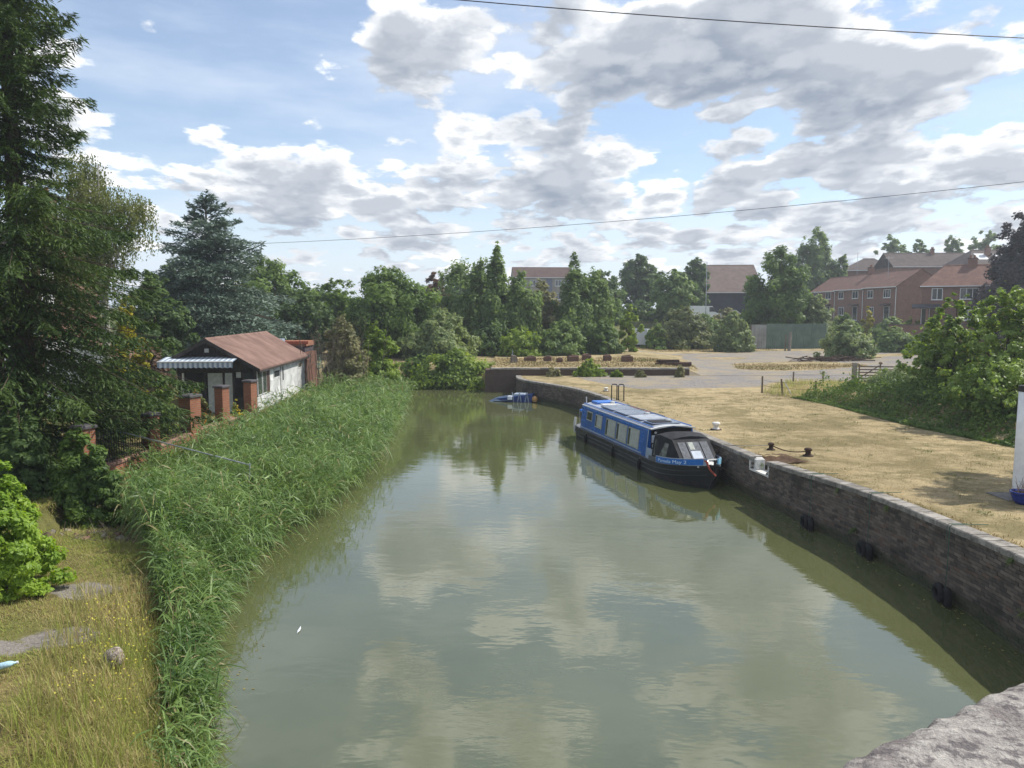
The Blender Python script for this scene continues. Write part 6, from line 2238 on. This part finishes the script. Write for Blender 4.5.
def house(name, label, loc, rz, w, dp, eave, ridge, wall, tile, wins=(), doors=(), chims=(), hip=(0, 0), group=None, over=.25, cat='house', pipe=True):
    h_ = thing(name, label, cat, loc, rz, group)
    mb = MB()
    if hip[0] or hip[1]:
        mb.box(0, w, 0, dp, -.6, eave)
    else:
        mb.prism([(0, -.6), (dp, -.6), (dp, eave), (dp / 2, ridge - .06), (0, eave)], 0, w, 'x')
    mb.build('wall', wall, h_)
    sl_ = (ridge - eave) / (dp / 2)
    y0, y1 = -over, dp + over
    z0 = eave - over * sl_ + .05
    a, b = (-.12 if not hip[0] else -over), (w + .12 if not hip[1] else w + over)
    ra, rb_ = a + hip[0], b - hip[1]
    th = .10
    vs = [(a, y0, z0), (b, y0, z0), (b, y1, z0), (a, y1, z0), (ra, dp / 2, ridge + .05), (rb_, dp / 2, ridge + .05)]
    vs2 = [(x, y, z - th) for x, y, z in vs]
    fs = [(0, 1, 5, 4), (2, 3, 4, 5), (1, 2, 5), (3, 0, 4)] if (hip[0] or hip[1]) else [(0, 1, 5, 4), (2, 3, 4, 5)]
    if hip[0] and not hip[1]:
        fs = [(0, 1, 5, 4), (2, 3, 4, 5), (3, 0, 4)]
    n = 6
    fs2 = [tuple(i + n for i in f[::-1]) for f in fs]
    rim = [(0, 6, 7, 1), (2, 8, 9, 3)]
    rim += [(1, 7, 11, 5), (5, 11, 8, 2)] if not hip[1] else [(1, 7, 8, 2)]
    rim += [(4, 10, 6, 0), (3, 9, 10, 4)] if not hip[0] else [(3, 9, 6, 0)]
    rf = MB().add(vs + vs2, fs + fs2 + rim).build('roof', tile, h_)
    MB().prism([(dp / 2 - .12, ridge + .02), (dp / 2 + .12, ridge + .02), (dp / 2, ridge + .13)], ra, rb_, 'x').build('ridge_tiles', tile, rf)
    MB().box(a, b, y0 - .10, y0 - .003, z0 - .12, z0 - .01).build('gutter', M_UPVC, h_)
    if pipe:
        MB().tube([(w - .12, -.07, -.2), (w - .12, -.07, z0 - .12)], .05, 6).build('downpipe', M_UPVC, h_)
    for q_ in wins:
        window(h_, *q_)
    for (x, z, ww, hh_) in doors:
        window(h_, x, z, ww, hh_, 0, True)
        MB().prism([(-.003, z + hh_ + .30), (-.8, z + hh_ + .12), (-.8, z + hh_ + .20), (-.003, z + hh_ + .38)], x - .35, x + ww + .35, 'x').build('door_hood', M_TILE_G, h_)
    for (x, y, s_, top) in chims:
        c_h = MB().box(x - s_, x + s_, y - s_ * .7, y + s_ * .7, eave, top).build('chimney', wall, h_)
        MB().cbox(x - s_ - .05, x + s_ + .05, y - s_ * .7 - .05, y + s_ * .7 + .05, top + .002, top + .10, .03).build('chimney_cap', M_TILE_G, c_h)
        for k_ in (-.4, .4):
            MB().lathe([(.12, 0), (.10, .3), (.12, .34)], 8, None, (x + k_ * s_, y, top + .1)).build('chimney_pot', M_REDBRICK, c_h)
    return h_


# brick terrace that runs away from the camera on the right
TB = Vector(at_d(897.4, 285.3, 106))
TA = Vector(at_d(833, 288.6, 126))
dirT = (TB - TA)
dirT.z = 0
dirT.normalize()
yT = math.atan2(dirT.y, dirT.x)
GZ = 4.15
eave = TB.z - GZ
gl_ = 9.5
for i, (lab, off) in enumerate([('near end house of the brick terrace with the plain gable', 0), ('middle house of the brick terrace', 1), ('farther house of the brick terrace behind the grey-green tree', 2)]):
    o_ = TB - dirT * (gl_ * (i + 1))
    wz = eave - 1.65
    house('terraced_house', lab, (o_.x, o_.y, GZ), yT, gl_ - .02, 6.6, eave - .12 * i, eave + 2.25 - .12 * i, M_HBRICK, M_TILE_R,
          wins=[(1.2, wz, 1.7, 1.15, 1), (5.9, wz, 1.9, 1.15, 1 if i else 2), (1.3, .7, 1.9, 1.3, 2)], doors=[(6.2, 0, 1.5, 2.1)],
          chims=[(gl_ * .5, 3.3, .45, eave + 3.1)] if i == 1 else [], group='brick terrace on the right')
# brick house facing the camera
HB = at_d(922.5, 285.0, 92)
gzB = 4.0
ev = HB.z - gzB
hb = house('brick_house', 'brick house with hipped brown roof and dark lean-to porch behind the saplings', (HB.x, 92, gzB), R(-27), 13.5, 7.0, ev, ev + 2.35, M_HBRICK, M_TILE_R,
           wins=[(1.0, ev - 1.75, 1.15, 1.35, 1), (3.9, ev - 1.70, 1.9, 1.30, 2), (8.6, ev - 1.70, 1.9, 1.30, 2), (4.2, .6, 1.9, 1.2, 2)], chims=[(5.2, 3.4, .5, ev + 3.1)], hip=(2.6, 0), pipe=False)
MB().prism([(-.002, 2.35), (-1.7, 1.95), (-1.7, 2.07), (-.002, 2.47)], -1.0, 2.0, 'x').build('porch_roof', plain('slate_porch', (.05, .052, .06), .7, .3), hb)
for xx in (-.9, .45, 1.7):
    MB().box(xx, xx + .28, -1.6, -1.3, -.6, 1.98).build('porch_pier', M_HBRICK, hb)
window(hb, -.0, .0, .9, 2.0, 0, True)
# houses with dark roofs behind
p_ = at_d(845, 270, 150)
house('rear_house', 'house with dark hipped roof behind the terrace and its left chimney', (p_.x, 150, 5.2), R(-14), 10, 9, p_.z - 5.2, p_.z - 5.2 + 2.3, M_HBRICK, M_TILE_G, hip=(4.2, 4.2), chims=[], pipe=False)
p_ = at_d(893, 266, 140)
house('rear_house', 'long house with grey-brown roof behind the terrace gable', (p_.x, 140, 5.0), R(-2), 17, 8, p_.z - 5.0, p_.z - 5.0 + 2.5, M_HBRICK, M_TILE_G, wins=[(3, p_.z - 5.0 - 1.7, 1.8, 1.2, 1)], hip=(0, 2.5), chims=[(8.6, 3.6, .3, p_.z - 5 + 3.2)], pipe=False)
p_ = at_d(970, 264, 132)
hs_ = house('rear_house', 'house with pale skylights in its brown roof beside the copper beech', (p_.x, 132, 5.0), R(3), 11, 8, p_.z - 5.0, p_.z - 5.0 + 2.6, M_HBRICK, M_TILE_G, hip=(3, 3), chims=[(4.6, 2.4, .4, p_.z - 5 + 2.9)], pipe=False)
for (x, w_) in ((2.4, 1.8), (5.8, 1.6)):
    e_, r_ = p_.z - 5.0, p_.z - 5.0 + 2.6
    f_ = lambda y_: e_ + (r_ - e_) * y_ / 4.0 + .09
    MB().add([(x, 1.2, f_(1.2)), (x + w_, 1.2, f_(1.2)), (x + w_, 2.9, f_(2.9)), (x, 2.9, f_(2.9)),
              (x, 1.2, f_(1.2) - .1), (x + w_, 1.2, f_(1.2) - .1), (x + w_, 2.9, f_(2.9) - .1), (x, 2.9, f_(2.9) - .1)],
             [(0, 1, 2, 3), (0, 4, 5, 1), (1, 5, 6, 2), (2, 6, 7, 3), (3, 7, 4, 0)]).build('skylight', plain('pale_skylight', (.55, .58, .62), .25, .6), hs_)
# aerials
for lab, px, pt, D in [('thin television aerial mast above the terrace roof', 858, 252, 118), ('shorter television aerial above the terrace roof', 889, 256, 112)]:
    a = at_d(px, pt, D)
    ae = thing('tv_aerial', lab, 'aerial', (a.x, D, a.z - 3.4))
    MB().tube([(0, 0, 0), (0, 0, 3.4)], .03, 5).build('mast', M_GALV, ae)
    MB().tube([(-.6, 0, 3.1), (.6, 0, 3.1)], .02, 4).build('boom', M_GALV, ae)
    for k_ in range(6):
        MB().tube([(-.55 + .22 * k_, -.25, 3.1), (-.55 + .22 * k_, .25, 3.1)], .012, 4).build('element', M_GALV, ae)
# brown-roofed block between the birches
p_ = at_d(514, 277, 165)
M_CREAMW = plain('cream_render', (.30, .27, .23), .85, .2, 0, .2, .6)
bz_ = 5.0
hh0 = p_.z - bz_
fb_ = house('flat_block', 'long block with brown roof and pale walls between the birches', (p_.x, 165, bz_), R(4), 12.6, 9, hh0, hh0 + 2.2, M_CREAMW, roofmat('brown_roof', (.07, .045, .04), (.11, .07, .06)), cat='building',
            wins=[(x, hh0 - 1.9, 1.3, 1.3, 1) for x in (1, 3.4, 5.2, 8.8, 10.8)] + [(x, hh0 - 4.7, 1.3, 1.3, 1) for x in (1, 3.4, 5.2, 8.8, 10.8)], pipe=False)
MB().box(6.9, 8.2, -.08, -.004, .2, hh0 - .4).build('stair_panel', plain('blue_grey_panel', (.14, .15, .22), .5, .4), fb_)
# the hall with the big brown roof
p_ = at_d(727, 291, 140)
h0 = p_.z - 5.0
hl = house('hall', 'long hall with a big brown roof behind the lamp post', (p_.x - 4, 140, 5.0), R(-3), 10.5, 16, h0, h0 + 5.0, plain('dark_hall_front', (.03, .035, .05), .6, .3, 0, .3, 1.0), roofmat('hall_roof', (.115, .085, .075), (.17, .13, .115)), cat='building', over=.5, pipe=False,  # near-black wall colour stands for the shade in the open front
           )

# brick house behind the spruce
p_ = at_d(30, 262, 41)
lh = house('brick_villa', 'red brick house with white window surrounds half hidden behind the spruce', (p_.x - 4.6, 41, 1.1), R(-6), 5.3, 5, 7.2, 9.4, M_HBRICK, M_TILE_G,
           wins=[(3.2, 4.6, 1.2, 1.5, 1), (3.2, 1.4, 1.3, 1.5, 1), (.6, 4.6, 1.2, 1.5, 1)], chims=[(4.7, 1.6, .5, 10.9)], pipe=False)
MB().box(4.2, 5.32, -.03, -.003, 3.35, 4.3).build('white_render_band', M_UPVC, lh)
MB().box(5.303, 5.33, .3, 2.6, 1.2, 3.2).build('white_side_panel', M_UPVC, lh)
MB().box(5.303, 5.33, .2, 1.2, 5.0, 7.0).build('white_side_panel', M_UPVC, lh)
p_ = at_d(80, 352, 36)
gh = thing('white_shed', 'white garden shed glimpsed under the spruce boughs', 'shed', (p_.x, 36, 1.1), R(5))
MB().prism([(-1.6, 0), (1.6, 0), (1.6, 2.5), (0, 3.3), (-1.6, 2.5)], 0, 2.4, 'y').build('wall', M_UPVC, gh)
for sgn in (-1, 1):
    MB().prism([(0, 3.32), (sgn * 1.85, 2.42), (sgn * 1.85, 2.50), (0, 3.41)], -.2, 2.6, 'y').build('roof_slope', M_TILE_R, gh)
MB().box(-.4, .45, -.03, -.003, .05, 2.0).build('door', M_GREYW, gh)

# ------------------------------------------------------------------ corrugated fence at the back of the yard
t = NT('green_sheeting')
p = t.coord('Object')
c = t.mix(t.smooth(t.noise(1.0, 5, .6, p), .3, .7), (.075, .125, .10), (.13, .185, .15))
M_SHEETG = t.done(t.principled(c, .55, .4))
M_SHEETW = plain('grey_sheeting', (.30, .30, .29), .6, .3, 0, .3, 1.0)
FA, FB = at_z(751, 347.5, 1.35), at_z(826, 347, 1.35)
FA.z = ground_z(FA.x, FA.y)
fl_ = thing('corrugated_fence', 'tall green corrugated fence with a grey end panel at the back of the yard', 'fence', FA, math.atan2((FB - FA).y, (FB - FA).x))
LN = (FB - FA).length
npan = 10
pw = LN / npan
for k_ in range(npan):
    ns = 16
    vs, fs = [], []
    for i in range(ns + 1):
        x = k_ * pw + (pw - .02) * i / ns
        yy = .04 if (i // 2) % 2 else 0.0
        for (dy, z) in ((0, -.1), (0, 2.95 if k_ > 1 else 2.85), (.012, 2.95 if k_ > 1 else 2.85), (.012, -.1)):
            vs.append((x, -yy + dy, z))
    for i in range(ns):
        for j in range(3):
            fs.append((4 * i + j, 4 * i + 4 + j, 4 * i + 5 + j, 4 * i + 1 + j))
    MB().add(vs, fs).build('sheet', M_SHEETG if k_ > 1 else M_SHEETW, fl_)
for zz_ in (.5, 2.6):
    MB().box(0, LN, .05, .12, zz_, zz_ + .1).build('rail', M_WOOD, fl_)
for k_ in range(npan + 1):
    MB().box(k_ * pw - .06, k_ * pw + .06, .13, .25, -.2, 2.9).build('post', M_WOOD, fl_)
gp_ = at_z(789, 350, 1.3)
po = thing('timber_post', 'weathered leaning timber post in front of the green fence', 'post', (gp_.x, gp_.y, ground_z(gp_.x, gp_.y)))
MB().tube([(0, 0, -.2), (.05, 0, 1.0), (.12, 0, 2.1)], [.19, .18, .15], 7).build('shaft', plain('grey_post', (.23, .21, .18)), po)
MB().tube([(-.45, 0, -.1), (-.35, .05, 1.9)], [.09, .06], 6).build('prop', M_WOOD, po)
# garden wall below the brick house
g0 = at_d(890, 326, 86)
gw = thing('garden_brick_wall', 'dark brick garden wall below the brick house', 'wall', (g0.x, 86, ground_z(g0.x, 86) - .4), R(-2))
MB().box(0, 12, 0, .25, -.3, g0.z - ground_z(g0.x, 86) + .5).build('brickwork', M_HBRICK, gw)
MB().box(-.05, 12.05, -.04, .29, g0.z - ground_z(g0.x, 86) + .502, g0.z - ground_z(g0.x, 86) + .60).build('coping', M_TILE_G, gw)

# ------------------------------------------------------------------ lamp post, vans and cars in the distance
a = at_d(707, 262, 118)
lp = thing('lamp_post', 'tall thin grey lamp post in front of the hall', 'lamp post', (a.x, 118, ground_z(a.x, 118)))
hl_ = a.z - ground_z(a.x, 118)
MB().tube([(0, 0, -.2), (0, 0, 1.4), (0, 0, 1.5), (0, 0, hl_)], [.11, .11, .07, .05], 8).build('column', M_GALV, lp)
MB().tube([(0, 0, hl_ - .02), (-.3, -.1, hl_ + .05), (-.8, -.2, hl_ + .06)], .035, 6).build('arm', M_GALV, lp)
MB().cbox(-1.3, -.75, -.3, -.1, hl_ + .02, hl_ + .13, .03).build('lantern', M_GALV, lp)


def car(label, px, py, D, rz, col, van=False):
    P_ = at_d(px, py, D)
    gz_ = ground_z(P_.x, D)
    o = thing('parked_van' if van else 'parked_car', label, 'van' if van else 'car', (P_.x, D, gz_), rz, 'vehicles parked beyond the yard')
    M_ = plain('car_paint_%s' % label.split()[0], col, .25, .6, 0, .06)
    if van:
        side = [(-2.5, .35), (2.5, .35), (2.55, .95), (1.75, 1.2), (1.2, 2.15), (-2.5, 2.2)]
        glass = [(1.30, 1.28), (1.72, 1.25), (1.25, 2.0), (.6, 2.0), (.6, 1.28)]
    else:
        side = [(-2.05, .3), (2.1, .3), (2.15, .75), (1.2, .92), (.5, 1.42), (-1.0, 1.45), (-1.75, 1.0), (-2.1, .92)]
        glass = [(-1.55, .98), (1.02, .95), (.45, 1.35), (-.95, 1.38)]
    MB().prism(side, -.85, .85, 'y').build('body', M_, o)
    for sgn in (-1, 1):
        MB().prism(glass, sgn * .853, sgn * .862, 'y').build('side_window', M_GLASS, o)
        for xw_ in (-1.35, 1.4):
            w_ = MB().lathe([(.2, -.1), (.33, -.1), (.34, 0), (.33, .1), (.2, .1)], 14, Matrix.Translation((xw_, sgn * .80, .33)) @ Matrix.Rotation(math.pi / 2, 4, 'X')).build('wheel', M_TYRE, o)
            MB().lathe([(.19, -.115), (.19, .115)], 10, Matrix.Translation((xw_, sgn * .80, .33)) @ Matrix.Rotation(math.pi / 2, 4, 'X')).build('hub', M_ALU, w_)
        MB().box(2.1, 2.19, sgn * .6 - .15, sgn * .6 + .15, .60, .74).build('headlight', M_PAPER, o)


car('white parked van by the lamp post', 703, 309, 122, R(20), (.75, .76, .78), True)
car('silver parked car left of the lamp post', 684, 310, 124, R(10), (.5, .52, .55))
car('pale parked car half hidden by the big yard tree', 733, 305, 124, R(-15), (.68, .70, .72))
car('grey parked car near the young yellow-green tree', 631, 311, 124, R(0), (.40, .50, .45))
car('light grey van standing behind the yard bushes on the left', 642, 326, 94, R(75), (.55, .60, .66), True)
# teal sheet under the willow bush
a = at_z(722, 346, 1.4)
tp = thing('teal_tarpaulin', 'crumpled teal tarpaulin under the silvery willow bush', 'tarpaulin', (a.x, a.y, ground_z(a.x, a.y)))
vs, fs = [], []
for i in range(9):
    for j in range(7):
        vs.append((-1.2 + .3 * i, -.6 + .2 * j, .12 + .35 * math.exp(-((i - 4) / 3) ** 2 - ((j - 3) / 2.5) ** 2) + .07 * math.sin(2.3 * i + 1.7 * j)))
for i in range(8):
    for j in range(6):
        fs.append((i * 7 + j, i * 7 + 7 + j, i * 7 + 8 + j, i * 7 + j + 1))
MB().add(vs, fs).build('sheet', plain('teal_sheet', (.07, .28, .30), .5, .3, 0, .3), tp, smooth=True)

# ------------------------------------------------------------------ thin summer haze round the whole place
t = NT('haze_air')
pv = t.node('ShaderNodeVolumePrincipled')
pv.inputs['Color'].default_value = (0.86, 0.92, 1.0, 1)
pv.inputs['Density'].default_value = 0.0007
pv.inputs['Anisotropy'].default_value = 0.3
t.l.new(pv.outputs[0], t.out.inputs['Volume'])
hz = MB().box(-700, 900, -60, 1600, -2.0, 26.0).build('haze', t.m)
tag(hz, kind='stuff')
